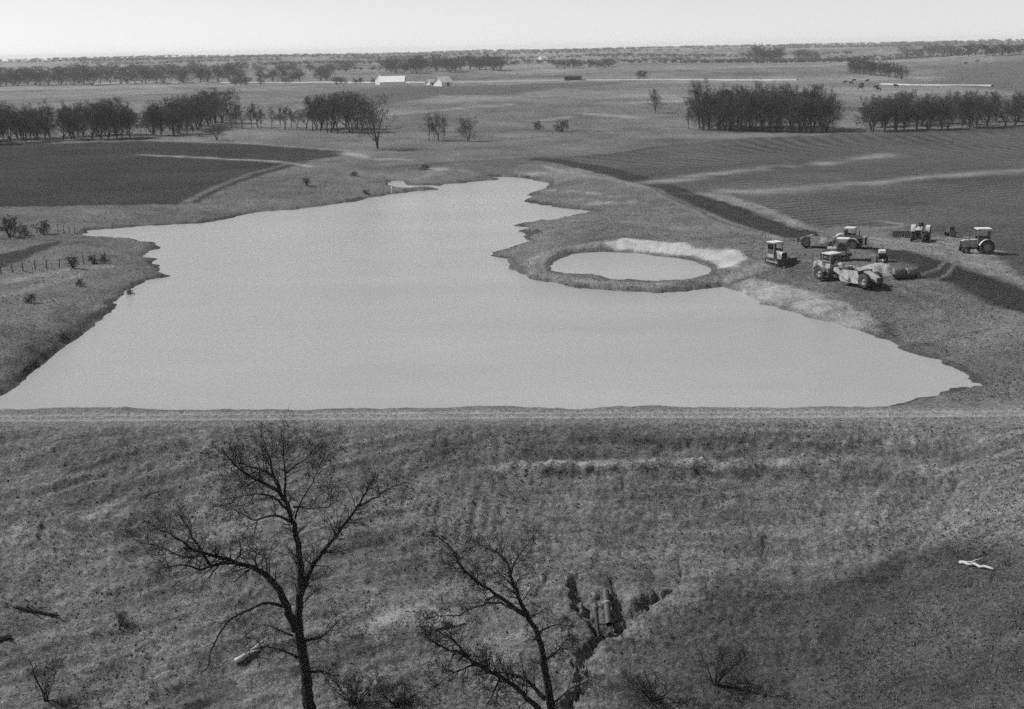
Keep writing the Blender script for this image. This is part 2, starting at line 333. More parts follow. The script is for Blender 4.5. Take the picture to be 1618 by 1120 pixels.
def patch_(x, y):
    """one tone for each far field"""
    u_ = (x * .96 + y * .27 + 60 * vnoise(x / 700, y / 700, 231)) / 310; v_ = (y * .96 - x * .27 + 60 * vnoise(x / 600, y / 600, 233)) / 260
    i = np.floor(u_).astype(np.int64); j = np.floor(v_).astype(np.int64)
    n = ((i * 7349 + j * 9151 + 17) * 2654435761) & 0xffff
    return .055 * (n / 65535.0 - .5)
def albedo(x, y, r):
    """the bare colour of soil and grass, as grey"""
    s = crest_s(x, y)
    a = 0.120 + 0.026 * fbm(x / 14, y / 14, 31, 3) + 0.018 * fbm(x / 3, y / 3, 33, 3) * (r < 300)
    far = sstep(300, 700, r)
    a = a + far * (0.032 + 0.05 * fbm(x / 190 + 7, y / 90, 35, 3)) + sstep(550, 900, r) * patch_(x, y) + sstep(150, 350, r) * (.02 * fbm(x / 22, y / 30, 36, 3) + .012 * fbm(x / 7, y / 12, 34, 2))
    dn = sstep(-1.6, -2.6, s)
    sx_ = fbm(x / 5.5, s / .55, 131, 3); sl2 = fbm((x + 2 * y) / 6.0, (y - .35 * x) / .6, 133, 3)
    wv = sstep(-8, 6, x)
    a = a - dn * 0.002 + dn * .036 * (sx_ * wv + sl2 * (1 - wv)) + dn * .016 * fbm(x / .5, y / .5, 135, 2)
    def put(m, val, a): return a * (1 - m) + val * m
    a = put(soft_in(x, y, HILLSIDE, 1.5, 1.5) * .9, 0.050 + .02 * fbm(x / 2, y / 2, 37, 2), a)
    a = put(soft_in(x, y, FARMFIELD, 6, 3), 0.085, a)
    a = put(soft_in(x, y, RHILL, 10, 3), 0.095, a)
    row = np.sin(2 * math.pi * (y * .92 - .38 * x + .5 * vnoise(x / 9, y / 9, 57)) / 2.6) * np.clip(.6 + .8 * vnoise(x / 15, y / 12, 58), 0, 1.4)
    a = put(soft_in(x, y, FIELD_L, .4, .3), 0.030 + .007 * fbm(x / 18, y / 9, 38, 2), a)
    a = put(soft_in(x, y, FIELD_R, 1.0, .8), 0.070 + 0.026 * row * sstep(420, 260, r) + .014 * fbm(x / 20, y / 12, 39, 3), a)
    a = put(soft_in(x, y, STRIP_A, .7, .5), 0.030 + .005 * fbm(x / 2, y / 2, 44, 2), a)
    a = put(soft_in(x, y, STRIP_B, .8, .5), 0.028 + .005 * fbm(x / 2, y / 2, 44, 2), a)
    a = put(soft_in(x, y, STRIP_C, .5, .4), 0.035, a)
    for i_, (P, v) in enumerate(LIGHTS):
        a = put(soft_in(x, y, P, .7, .6) * np.clip(.95 + .1 * fbm(x / 3, y / 3, 46, 2) if i_ == 1 else .7 + .4 * fbm(x / 1.5, y / 1.5, 46, 2), 0, 1), v, a)
    for P, w, v, patch in LINES + DARK_LINES:
        lo = P.min(0) - 5 * w; hi = P.max(0) + 5 * w
        k = (x > lo[0]) & (x < hi[0]) & (y > lo[1]) & (y < hi[1])
        if not k.any(): continue
        xs, ys = x[k], y[k]
        d, _ = seg_dist(xs + .5 * w * vnoise(xs / 6, ys / 6, 48), ys + .5 * w * vnoise(xs / 6, ys / 6, 49), P)
        m = np.exp(-(d / w) ** 2) * np.clip(1 - patch * .5 + patch * fbm(xs / (2 * w), ys / (2 * w), 51, 2), 0, 1)
        a[k] = put(np.clip(m, 0, 1), v, a[k])
    crest = np.exp(-(s / 2.5) ** 4) * (np.abs(x) < 90)
    a = put(crest * .9, 0.165 + .02 * fbm(x / 6, s / .3, 139, 2), a)
    for p in RUTS:
        d, _ = seg_dist(x, y, p); a = put(np.exp(-(d / .38) ** 2) * (r < 200) * .95, 0.28, a)
    sd = sdist(x, y, LAKE, 8)
    s2 = sdist(x, y, POND, 8)
    mud = np.clip(.75 + .5 * fbm(x / 2.5, y / 4, 55, 2), .1, 1) * (1 - .45 * (s2 < 7)) * (1 - .75 * soft_in(x, y, LIGHTS[2][0], 1.5, .5))
    a = put(mud * np.exp(-np.maximum(sd, 0) / np.clip(.38 + .4 * vnoise(x / 3, y / 3, 53), .08, 1)) * (sd < 6) * (s > 4.5), 0.052, a)     # wet mud
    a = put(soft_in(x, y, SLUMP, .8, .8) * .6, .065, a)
    s2 = sdist(x, y, POND, 8)
    a = put(np.exp(-np.maximum(s2, 0) / .28) * (s2 < 6) * .6, 0.06, a)
    return np.clip(a, 0.02, 0.6)


# ------------------------------------------------------------------ materials
def new_mat(name):
    m = bpy.data.materials.new(name); m.use_nodes = True
    return m, m.node_tree.nodes, m.node_tree.links, m.node_tree.nodes['Principled BSDF']
def noise(nt, co, scale, detail=4, rough=.6):
    n = nt[0].new('ShaderNodeTexNoise'); n.inputs['Scale'].default_value = scale
    n.inputs['Detail'].default_value = detail; n.inputs['Roughness'].default_value = rough
    nt[1].new(co, n.inputs['Vector']); return n.outputs[0]
def mrange(nt, src, a, b, c, d):
    n = nt[0].new('ShaderNodeMapRange'); nt[1].new(src, n.inputs[0])
    for i, v in zip((1, 2, 3, 4), (a, b, c, d)): n.inputs[i].default_value = v
    return n.outputs[0]
def mul(nt, a, b, op='MULTIPLY'):
    n = nt[0].new('ShaderNodeMath'); n.operation = op
    for i, v in enumerate((a, b)):
        if isinstance(v, (int, float)): n.inputs[i].default_value = v
        else: nt[1].new(v, n.inputs[i])
    return n.outputs[0]
def ground_material():
    m, n, l, p = new_mat('soil_and_grass'); nt = (n, l)
    at = n.new('ShaderNodeAttribute'); at.attribute_name = 'alb'
    co = n.new('ShaderNodeTexCoord').outputs['Object']
    f1 = mul(nt, mrange(nt, noise(nt, co, 3.2, 5, .8), .38, .62, .55, 1.45), mrange(nt, noise(nt, co, 11.0, 2, .7), .38, .62, .62, 1.38))
    f2 = mrange(nt, noise(nt, co, .35, 5, .7), .3, .7, .86, 1.14)
    f3 = mrange(nt, noise(nt, co, .05, 3, .6), .3, .7, .88, 1.12)
    f1 = mul(nt, mul(nt, mul(nt, f1, -1.0, 'ADD'), mrange(nt, at.outputs['Fac'], .18, .34, 1.0, .3)), 1.0, 'ADD')      # bare clay is smoother
    v = mul(nt, mul(nt, mul(nt, at.outputs['Fac'], f1), f2), f3)
    l.new(v, p.inputs['Base Color'])
    p.inputs['Roughness'].default_value = 1.0; p.inputs['Specular IOR Level'].default_value = 0.1
    b = n.new('ShaderNodeBump'); b.inputs['Strength'].default_value = 1.0; b.inputs['Distance'].default_value = .14
    l.new(noise(nt, co, 3.0, 6, .75), b.inputs['Height']); l.new(b.outputs[0], p.inputs['Normal'])
    return m
def water_material():
    m, n, l, p = new_mat('muddy_water'); nt = (n, l)
    co = n.new('ShaderNodeTexCoord').outputs['Object']
    mq = n.new('ShaderNodeMapping'); mq.inputs['Scale'].default_value = (.35, 1, 1); mq.inputs['Rotation'].default_value = (0, 0, .25); l.new(co, mq.inputs[0])
    big = noise(nt, mq.outputs[0], .06, 5, .6)
    v = mul(nt, mrange(nt, big, .32, .68, .29, .37), mrange(nt, noise(nt, co, 4.0, 3, .7), .35, .65, .93, 1.07))
    l.new(v, p.inputs['Base Color'])
    p.inputs['Roughness'].default_value = .22; p.inputs['IOR'].default_value = 1.33
    b = n.new('ShaderNodeBump'); b.inputs['Strength'].default_value = .6; b.inputs['Distance'].default_value = .07
    mp = n.new('ShaderNodeMapping'); mp.inputs['Scale'].default_value = (1, 1.8, 1); l.new(co, mp.inputs[0])
    l.new(mul(nt, noise(nt, mp.outputs[0], 2.2, 6, .7), mrange(nt, big, .35, .65, .4, 1.6)), b.inputs['Height']); l.new(b.outputs[0], p.inputs['Normal'])
    return m
def plain(name, v, rough=.7, var=.2, scale=6.0, metal=0.0, bump=0.0):
    m, n, l, p = new_mat(name); nt = (n, l)
    co = n.new('ShaderNodeTexCoord').outputs['Object']
    l.new(mrange(nt, noise(nt, co, scale, 5, .65), .3, .7, v * (1 - var), v * (1 + var)), p.inputs['Base Color'])
    p.inputs['Roughness'].default_value = rough; p.inputs['Metallic'].default_value = metal
    p.inputs['Specular IOR Level'].default_value = .3
    if bump:
        b = n.new('ShaderNodeBump'); b.inputs['Distance'].default_value = bump
        l.new(noise(nt, co, scale * 3, 4), b.inputs['Height']); l.new(b.outputs[0], p.inputs['Normal'])
    return m
M = dict(ground=ground_material(), water=water_material(),
    road=plain('pale_gravel', .40, 1, .15, .5), paint=plain('faded_machine_paint', .36, .65, .5, 1.3), paint2=plain('dull_machine_paint', .20, .7, .4, 3.0),
    roof=plain('canopy_paint', .56, .6, .2, 2.0), rubber=plain('dusty_rubber', .055, .9, .35, 5, 0, .02), rim=plain('wheel_rim', .26, .6, .2, 6),
    steel=plain('worn_steel', .07, .6, .35, 4), dark=plain('grille_and_recess_dark', .02, .8, .3, 8), seat=plain('black_vinyl', .025, .6),
    bark=plain('dark_bark', .024, 1, .35, 9, 0, .03), twig=plain('twig_bark', .032, 1, .25, 5), ftrunk=plain('grey_bark', .04, 1, .3, 3), ftwig=plain('winter_twigs', .07, 1, .25, 1),
    white=plain('white_clapboard', .80, .7, .06, 2), tin=plain('bright_tin_roof', .75, .55, .08, 1), dark_wood=plain('weathered_boards', .07, .9, .3, 2), glass=plain('window_glass', .03, .2, .1),  # dark wood of the posts, doors, dark logs and roadside shed
    greyroof=plain('grey_shingles', .22, .9, .2, 2), tuft=plain('dry_grass', .15, 1, .5, .6), wood=plain('weathered_wood', .13, 1, .35, 8, 0, .02), rust=plain('rusty_drum', .16, .9, .4, 5), load=plain('dark_soil_load', .05, 1, .4, 3, 0, .08), pale=plain('bleached_wood', .42, .9, .2, 8, 0, .01), wire=plain('fence_wire', .09, .6, .1),
    galv=plain('galvanised_steel', .06, .6, .25, 4), ground2=plain('pale_clay', .24, 1, .4, 3, 0, .1), sand=plain('pale_spoil', .36, 1, .3, 2.5, 0, .2), cow=plain('black_hide', .022, .8), bush=plain('dark_scrub', .045, 1, .3, 4))

# ------------------------------------------------------------------ mesh helpers
def link(o, parent=None):
    col.objects.link(o)
    if parent: o.parent = parent
    return o
def tag(o, label=None, cat=None, group=None, kind=None):
    if label: o['label'] = label
    if cat: o['category'] = cat
    if group: o['group'] = group
    if kind: o['kind'] = kind
    return o
def empty(name, loc, rz=0.0, tilt=None):
    o = bpy.data.objects.new(name, None); o.empty_display_size = .3
    o.location = loc; o.rotation_euler = (0, 0, rz); return link(o)
class MB:
    def __init__(self): self.v = []; self.f = []; self.smooth = []
    def add(self, vs_, fs, sm=False):
        b = len(self.v); self.v += [tuple(map(float, p)) for p in vs_]
        self.f += [tuple(b + i for i in f) for f in fs]; self.smooth += [sm] * len(fs); return self
    def box(self, c, s, rot=None, taper=1.0):
        pts = []
        for z in (-.5, .5):
            k = taper if z > 0 else 1
            for x, y in ((-.5, -.5), (.5, -.5), (.5, .5), (-.5, .5)):
                p = Vector((x * s[0] * k, y * s[1] * k, z * s[2]))
                if rot is not None: p = rot @ p
                pts.append(p + Vector(c))
        return self.add(pts, [(3, 2, 1, 0), (4, 5, 6, 7), (0, 1, 5, 4), (1, 2, 6, 5), (2, 3, 7, 6), (3, 0, 4, 7)])
    def prism(self, prof, y0, y1):
        """outline in x,z pulled along y"""
        n = len(prof)
        pts = [(x, y0, z) for x, z in prof] + [(x, y1, z) for x, z in prof]
        fs = [tuple(range(n)), tuple(range(2 * n - 1, n - 1, -1))] + [(i, i + n, (i + 1) % n + n, (i + 1) % n) for i in range(n)]
        return self.add(pts, fs)
    def bar(self, a, b, w, h=None):
        a = Vector(a); b = Vector(b); d = b - a; h = h or w
        q = d.to_track_quat('X', 'Z').to_matrix()
        return self.box((a + b) / 2, (d.length, w, h), q)
    def tube(self, pts, rad, n=8, cap=True):
        P = [Vector(p) for p in pts]
        if not hasattr(rad, '__len__'): rad = [rad] * len(P)
        vs_ = []; up = None
        for i, p in enumerate(P):
            t = (P[min(i + 1, len(P) - 1)] - P[max(i - 1, 0)]).normalized()
            if up is None: up = Vector((0, 0, 1)) if abs(t.z) < .9 else Vector((1, 0, 0))
            s = t.cross(up).normalized(); up = s.cross(t).normalized()
            for k in range(n):
                a = 2 * math.pi * k / n; vs_.append(p + (s * math.cos(a) + up * math.sin(a)) * rad[i])
        fs = [(i * n + k, i * n + (k + 1) % n, (i + 1) * n + (k + 1) % n, (i + 1) * n + k) for i in range(len(P) - 1) for k in range(n)]
        if cap: fs += [tuple(range(n - 1, -1, -1)), tuple((len(P) - 1) * n + k for k in range(n))]
        return self.add(vs_, fs, True)
    def lathe_y(self, prof, c, n=20):
        """outline (radius, y) turned about the y axis"""
        vs_ = []; m = len(prof)
        for k in range(n):
            a = 2 * math.pi * k / n
            for r, y in prof: vs_.append((c[0] + r * math.cos(a), c[1] + y, c[2] + r * math.sin(a)))
        fs = [(k * m + i, k * m + i + 1, ((k + 1) % n) * m + i + 1, ((k + 1) % n) * m + i) for k in range(n) for i in range(m - 1)]
        return self.add(vs_, fs, True)
    def build(self, name, mat, parent=None):
        me = bpy.data.meshes.new(name); me.from_pydata(self.v, [], self.f); me.validate()
        if len(me.polygons) == len(self.smooth): me.polygons.foreach_set('use_smooth', self.smooth)
        bm = bmesh.new(); bm.from_mesh(me); bmesh.ops.recalc_face_normals(bm, faces=bm.faces); bm.to_mesh(me); bm.free()
        me.materials.append(mat); return link(bpy.data.objects.new(name, me), parent)
def mesh_np(name, V, Fq, mat, parent=None, smooth=True, attr=None):
    """mesh from arrays of points and of faces with equal corner counts"""
    me = bpy.data.meshes.new(name); n = Fq.shape[1]
    me.vertices.add(len(V)); me.vertices.foreach_set('co', np.ascontiguousarray(V, np.float32).ravel())
    me.loops.add(Fq.size); me.loops.foreach_set('vertex_index', Fq.astype(np.int32).ravel())
    me.polygons.add(len(Fq)); me.polygons.foreach_set('loop_start', np.arange(0, Fq.size, n, dtype=np.int32))
    me.polygons.foreach_set('use_smooth', np.full(len(Fq), smooth))
    if attr is not None:
        a = me.attributes.new('alb', 'FLOAT', 'POINT'); a.data.foreach_set('value', attr.astype(np.float32))
    me.update(calc_edges=True); me.materials.append(mat)
    return link(bpy.data.objects.new(name, me), parent)

# ------------------------------------------------------------------ the ground
th_in = np.linspace(-R(27.5), R(27.5), 900)
th_out = np.concatenate([np.linspace(R(27.5), R(180), 60)[1:]])
TH = np.concatenate([-th_out[::-1], th_in, th_out[:-1]])        # closes behind the camera
u = np.linspace(1 / 52.0, 1 / 9000.0, 760)
RR = np.concatenate([[2.0, 8, 16, 24, 30, 35, 40, 44, 47, 49.5], 1 / u])
tg, rg = np.meshgrid(TH, RR, indexing='ij')
X = rg * np.sin(tg); Y = rg * np.cos(tg)
x1, y1, r1 = X.ravel(), Y.ravel(), rg.ravel()
z1 = smooth_h(x1, y1) + micro(x1, y1, r1)
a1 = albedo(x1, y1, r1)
nt_, nr_ = len(TH), len(RR)
idx = np.arange(nt_ * nr_).reshape(nt_, nr_)
nxt = np.roll(idx, -1, axis=0)
Q = np.stack([idx[:, :-1], idx[:, 1:], nxt[:, 1:], nxt[:, :-1]], -1).reshape(-1, 4)
# which piece of ground each face belongs to
xc, yc = x1[Q].mean(1), y1[Q].mean(1)
rc = np.hypot(xc, yc)
sc_ = crest_s(xc, yc)
zone = np.zeros(len(Q), int)
dam_c = CREST_Z - np.maximum(0, sc_ - 2.0) / 2.5 - np.maximum(0, -sc_ - 2.0) / 2.9
onslope = (sc_ < 6) & (sc_ > -40) & (np.abs(xc) < 75) & (smooth_h(xc, yc) - dam_c < .32)
zone[onslope] = 3
zone[onslope & (np.abs(sc_) < 2.1)] = 4
zone[inside(xc, yc, FIELD_L) & (rc < 900)] = 1
zone[inside(xc, yc, FIELD_R) & (rc < 900)] = 2
zone[inside(xc, yc, STRIP_A) & (rc < 900)] = 6
zone[inside(xc, yc, STRIP_B) & (rc < 900)] = 7
V1 = np.stack([x1, y1, z1], 1)
NAMES = {0: ('ground', 'dry winter grass and bare soil around the lake'), 1: ('ploughed_field', 'dark ploughed field beside the left woodland'), 2: ('ploughed_field', 'ploughed field with pale contour strips behind the machines'),
         3: ('dam_embankment', 'rough earth face of the dam with dozer tracks'), 4: ('dirt_track', 'pale rutted dirt track along the dam crest'),
         6: ('ploughed_strip', 'dark ploughed strip curving past the small pond'), 7: ('ploughed_strip', 'dark ploughed strip crossed by wheel tracks near the machines')}
for k, (nm, lab) in NAMES.items():
    q = Q[zone == k]
    if not len(q): continue
    used, inv = np.unique(q, return_inverse=True)
    o = mesh_np(nm, V1[used], inv.reshape(-1, 4)[:, ::-1], M['ground'], attr=a1[used])
    tag(o, lab, kind='structure')
def surf(x, y):
    x = np.atleast_1d(np.asarray(x, float)); y = np.atleast_1d(np.asarray(y, float))
    return smooth_h(x, y) + micro(x, y, np.hypot(x, y))
def spot(px, py):
    p = hit([(px, py)])[0]; return Vector((p[0], p[1], float(surf(p[0], p[1])[0])))

# water
W = [(-170, CA - CB * 170 + 2.0), (70, CA + CB * 70 + 2.0), (70, 320), (-170, 320)]
lk = MB().add([(x, y, 0) for x, y in W], [(0, 1, 2, 3)]).build('lake_water', M['water']); tag(lk, 'wide pale muddy lake held back by the dam', kind='structure')
pc = POND.mean(0); pp = [(pc[0] + (x - pc[0]) * 1.06, pc[1] + (y - pc[1]) * 1.08, POND_Z) for x, y in POND]
pw = MB().add(pp, [tuple(range(len(pp)))]).build('pond_water', M['water']); tag(pw, 'small oval pond inside its ring of spoil', kind='structure')
# ------------------------------------------------------------------ gravel roads, raised on low banks
def ribbon(name, P, w, h, mat, label):
    pts = []
    for i in range(len(P) - 1):
        n = max(2, int(np.hypot(*(P[i + 1] - P[i])) / 12))
        pts += [P[i] + (P[i + 1] - P[i]) * k / n for k in range(n)]
    pts.append(P[-1]); pts = np.array(pts)
    t = np.gradient(pts, axis=0); t /= np.linalg.norm(t, axis=1)[:, None]; nn = np.stack([-t[:, 1], t[:, 0]], 1)
    zz = surf(pts[:, 0], pts[:, 1]); zz = np.convolve(np.pad(zz, 4, 'edge'), np.ones(9) / 9, 'valid')
    offs = [(-w - 2.5, -.9), (-w, h), (w, h), (w + 2.5, -.9)]
    V = np.concatenate([np.column_stack([pts + nn * a, zz + b]) for a, b in offs]); m = len(pts)
    F = np.array([[k * m + i, k * m + i + 1, (k + 1) * m + i + 1, (k + 1) * m + i] for k in range(3) for i in range(m - 1)])
    return tag(mesh_np(name, V, F[:, ::-1], mat, smooth=False), label, kind='structure')
ribbon('gravel_road', ROAD, 1.3, .6, M['road'], 'thin pale gravel road past the white farm buildings')
ribbon('gravel_road', ROAD2, 1.5, .6, M['road'], 'short bright gravel road below the dark pasture hill')

# ------------------------------------------------------------------ earthmoving machines (local: +x forward, z up)
def wheel(parent, c, rad, w, rim=.55, name='wheel', hub=True):
    t = MB().lathe_y([(rad * rim, -w * .42), (rad * .86, -w * .5), (rad * .97, -w * .42), (rad, -w * .2), (rad, w * .2), (rad * .97, w * .42), (rad * .86, w * .5), (rad * rim, w * .42)], c, 22)
    n = 18
    for k in range(n):                                   # lugs
        a = 2 * math.pi * k / n
        q = Matrix.Rotation(-a, 3, 'Y')
        t.box(Vector(c) + q @ Vector((rad * 1.0, 0, 0)), (rad * .09, w * .82, rad * .10), q)
    o = t.build(name, M['rubber'], parent)
    r = MB().lathe_y([(0.001, -w * .2), (rad * .2, -w * .26), (rad * .24, -w * .12), (rad * rim * .9, -w * .1), (rad * rim * 1.02, -w * .42), (rad * rim * 1.02, w * .42), (rad * rim * .9, w * .1), (rad * .24, w * .12), (rad * .2, w * .26), (0.001, w * .2)], c, 18)
    r.build('rim', M['rim'], o); return o
def canopy(parent, x0, x1, w, z0, z1, mat=None):
    for sx in (x0, x1):
        for sy in (-1, 1): MB().bar((sx, sy * w / 2, z0), (sx, sy * w / 2, z1), .09).build('canopy_post', M['paint2'], parent)
    MB().box((x0 + .02, 0, (z0 + z1) / 2 - .1), (.06, w - .1, (z1 - z0) * .75)).build('cab_back_panel', M['steel'], parent)
    for sy in (-1, 1): MB().box(((x0 + x1) / 2, sy * w / 2, z0 + (z1 - z0) * .24), (x1 - x0 - .1, .05, (z1 - z0) * .46)).build('cab_side_panel', M['steel'], parent)
    MB().box(((x0 + x1) / 2, 0, z1 + .05), (x1 - x0 + .25, w + .2, .10)).build('canopy_roof', mat or M['roof'], parent)
def seat_and_wheel(parent, x, z):
    MB().box((x - .1, 0, z + .25), (.5, .55, .14)).box((x - .36, 0, z + .58), (.12, .55, .6)).build('seat', M['seat'], parent)
    m = MB().tube([(x + .75, 0, z), (x + .5, 0, z + .62)], .03, 6)
    m.tube([(x + .5 + .1 * math.cos(a), .2 * math.sin(a), z + .62 + .16 * math.cos(a)) for a in np.linspace(0, 2 * math.pi, 13)], .02, 5)
    m.build('steering_wheel', M['steel'], parent)

def make_scraper(loc, heading, label, sc=.9, canopied=True, group='motor scrapers parked by the lake'):
    t = empty('motor_scraper', loc, heading); t.scale = (sc,) * 3; tag(t, label, 'scraper', group)
    # tractor unit over the front axle
    MB().prism([(2.2, .55), (4.75, .7), (4.75, 1.95), (4.3, 2.08), (2.9, 2.05), (2.2, 1.2)], -.52, .52).build('engine_hood', M['paint'], t)
    MB().box((4.78, 0, 1.32), (.06, .9, 1.1)).build('radiator_grille', M['dark'], t)
    MB().box((2.5, 0, .62), (3.2, 1.0, .35)).build('tractor_frame', M['steel'], t)
    MB().prism([(1.9, 1.05), (2.95, 1.05), (2.95, 1.55), (1.9, 1.45)], -.95, .95).build('operator_deck', M['paint2'], t)
    for sy in (-1, 1):
        wheel(t, (3.1, sy * 1.05, .82), .82, .6)
        prof = [(3.1 + 1.0 * math.cos(a), .82 + 1.0 * math.sin(a)) for a in np.linspace(R(20), R(165), 9)]
        prof += [(3.1 + .93 * math.cos(a), .82 + .93 * math.sin(a)) for a in np.linspace(R(165), R(20), 9)]
        MB().prism(prof, sy * 1.05 - .36, sy * 1.05 + .36).build('fender', M['paint'], t)
    MB().box((2.0, .72, 1.75), (.7, .45, .55)).build('fuel_tank', M['paint'], t)
    MB().tube([(3.7, .3, 2.0), (3.7, .3, 2.85)], .07, 8).build('exhaust_stack', M['steel'], t)
    seat_and_wheel(t, 2.3, 1.5)
    if canopied: canopy(t, 1.75, 3.0, 1.6, 1.5, 3.15)
    # gooseneck over the hitch, then the yoke and the draft arms
    g = MB().tube([(2.0, 0, 1.0), (1.75, 0, 1.75), (1.35, 0, 2.15), (.85, 0, 2.05), (.35, 0, 1.75)], [.3, .3, .28, .28, .26], 8); g.build('gooseneck', M['paint'], t)
    MB().box((.3, 0, 1.62), (.42, 2.7, .42)).build('yoke', M['paint'], t)
    for sy in (-1, 1):
        MB().prism([(.5, 1.45), (.5, 1.82), (.0, 1.82), (-1.9, .95), (-1.9, .62), (-1.6, .62)], sy * 1.36 - .1, sy * 1.36 + .1).build('draft_arm', M['paint'], t)
        MB().tube([(.4, sy * .7, 1.9), (-.6, sy * .8, 1.1)], .08, 7).build('hydraulic_ram', M['steel'], t)
    # bowl: floor, two sides, apron and ejector plate
    b = MB().box((-1.75, 0, .42), (2.6, 2.3, .12)); b.build('bowl_floor', M['steel'], t)
    for sy in (-1, 1):
        MB().prism([(-.45, .34), (-.25, .95), (-.7, 1.75), (-2.9, 1.85), (-3.25, 1.45), (-3.25, .36)], sy * 1.19 - .06, sy * 1.19 + .06).build('bowl_side', M['paint'], t)
    ap = [(-.55 + .0, .36), (-.2, .55), (-.08, .95), (-.25, 1.4), (-.55, 1.6), (-.5, 1.68), (-.15, 1.45), (.04, .95), (-.1, .48), (-.45, .28)]
    MB().prism(ap, -1.1, 1.1).build('apron', M['paint2'], t)
    MB().box((-3.05, 0, 1.15), (.12, 2.25, 1.45)).build('ejector_plate', M['steel'], t)
    MB().prism([(-.5, .5), (-.55, .95), (-1.2, 1.3), (-2.2, 1.2), (-2.95, .9), (-2.95, .5)], -1.1, 1.1).build('soil_load', M['load'], t)
    for sy in (-1, 1): MB().box((3.75, sy * .54, 1.35), (1.3, .04, .7)).build('engine_side_dark_plate', M['dark'], t)  # solid plate, coloured dark as the shade inside an open engine side
    # rear axle frame with push block
    for sy in (-1, 1):
        wheel(t, (-3.95, sy * .98, .82), .82, .6)
    MB().prism([(-3.1, .75), (-3.1, 1.75), (-3.5, 1.85), (-5.35, 1.2), (-5.35, .75), (-4.9, .7)], -.34, .34).build('push_frame', M['paint'], t)
    MB().box((-5.4, 0, .95), (.16, 1.0, .62)).build('push_block', M['steel'], t)
    MB().tube([(-3.95, -.95, .82), (-3.95, .95, .82)], .16, 8).build('rear_axle', M['steel'], t)
    return t

def track(parent, sy, L=2.5, h=.78, w=.45, gauge=1.6):
    y = sy * gauge / 2; r = h / 2; c = []
    for a in np.linspace(-90, 90, 8): c.append((L / 2 - r + r * math.cos(R(a)), r + r * math.sin(R(a))))
    for a in np.linspace(90, 270, 8): c.append((-L / 2 + r + r * math.cos(R(a)), r + r * math.sin(R(a))))
    n = len(c); m = MB()
    inner = [(x * .9, r + (z - r) * .78) for x, z in c]
    for yy in (y - w / 2, y + w / 2): pass
    vs_ = [(x, y - w / 2, z) for x, z in c] + [(x, y + w / 2, z) for x, z in c] + [(x, y - w / 2, z) for x, z in inner] + [(x, y + w / 2, z) for x, z in inner]
    fs = []
    for i in range(n):
        j = (i + 1) % n
        fs += [(i, j, n + j, n + i), (2 * n + i, 2 * n + j, j, i), (n + i, n + j, 3 * n + j, 3 * n + i), (2 * n + j, 2 * n + i, 3 * n + i, 3 * n + j)]
    m.add(vs_, fs)
    for i in range(n):                                    # grousers
        x, z = c[i]; j = (i + 1) % n; mx, mz = (x + c[j][0]) / 2, (z + c[j][1]) / 2
        m.box((mx + (mx) * .02, y, mz + (mz - r) * .06), (.06, w * 1.02, .06))
    o = m.build('track', M['steel'], parent)
    for k in range(5):
        MB().lathe_y([(.001, -w * .3), (.13, -w * .3), (.13, w * .3), (.001, w * .3)], (-L / 2 + .45 + k * (L - .9) / 4, y, .2), 10).build('roller', M['steel'], o)
    for sx in (-1, 1):
        MB().lathe_y([(.001, -w * .35), (r * .62, -w * .35), (r * .62, w * .35), (.001, w * .35)], (sx * (L / 2 - r), y, r), 14).build('sprocket', M['paint2'], o)
    MB().box((0, y, .42), (L - .9, w * .8, .2)).build('track_frame', M['paint2'], o)
    return o

def make_dozer(loc, heading, label, blade=True, scale=1.0, group='crawler dozers among the machines'):
    t = empty('crawler_dozer', loc, heading); t.scale = (scale,) * 3; tag(t, label, 'bulldozer', group)
    for sy in (-1, 1):
        track(t, sy)
        MB().box((-.35, sy * .62, 1.02), (1.1, .38, .36)).build('fender', M['paint'], t)
    MB().box((-.1, 0, .62), (2.3, .8, .5)).build('frame', M['paint2'], t)
    n = 9
    prof = [(y, z) for y, z in [(-.42, .8), (-.42, 1.45)] + [(-.42 * math.cos(a), 1.45 + .24 * math.sin(a)) for a in np.linspace(.2, math.pi - .2, n)] + [(.42, 1.45), (.42, .8)]]
    vs_ = [(.15, y, z) for y, z in prof] + [(1.3, y, z - .05) for y, z in prof]; m = len(prof)
    MB().add(vs_, [tuple(range(m)), tuple(range(2 * m - 1, m - 1, -1))] + [(i, (i + 1) % m, (i + 1) % m + m, i + m) for i in range(m)]).build('engine_hood', M['paint'], t)
    MB().box((1.33, 0, 1.1), (.06, .78, .85)).build('radiator_grille', M['dark'], t)
    MB().tube([(.7, .2, 1.6), (.7, .2, 2.25)], .06, 8).build('exhaust_stack', M['steel'], t)
    MB().box((-1.05, 0, 1.35), (.4, 1.3, .7)).build('fuel_tank', M['paint'], t)
    seat_and_wheel(t, -.55, 1.05)
    canopy(t, -1.1, .1, 1.3, 1.1, 2.65)
    if blade:
        prof = [(1.95, .02), (1.82, .3), (1.80, .62), (1.90, .95), (1.98, .95), (1.90, .6), (1.92, .3), (2.04, .02)]
        MB().prism(prof, -1.5, 1.5).build('blade', M['steel'], t)
        for sy in (-1, 1):
            MB().bar((-.2, sy * 1.12, .42), (1.85, sy * 1.12, .35), .14).build('push_arm', M['paint2'], t)
            MB().tube([(.9, sy * .55, 1.3), (1.82, sy * .6, .75)], .05, 6).build('hydraulic_ram', M['steel'], t)
    MB().box((-1.45, 0, .75), (.35, .4, .3)).build('drawbar', M['steel'], t)
    return t

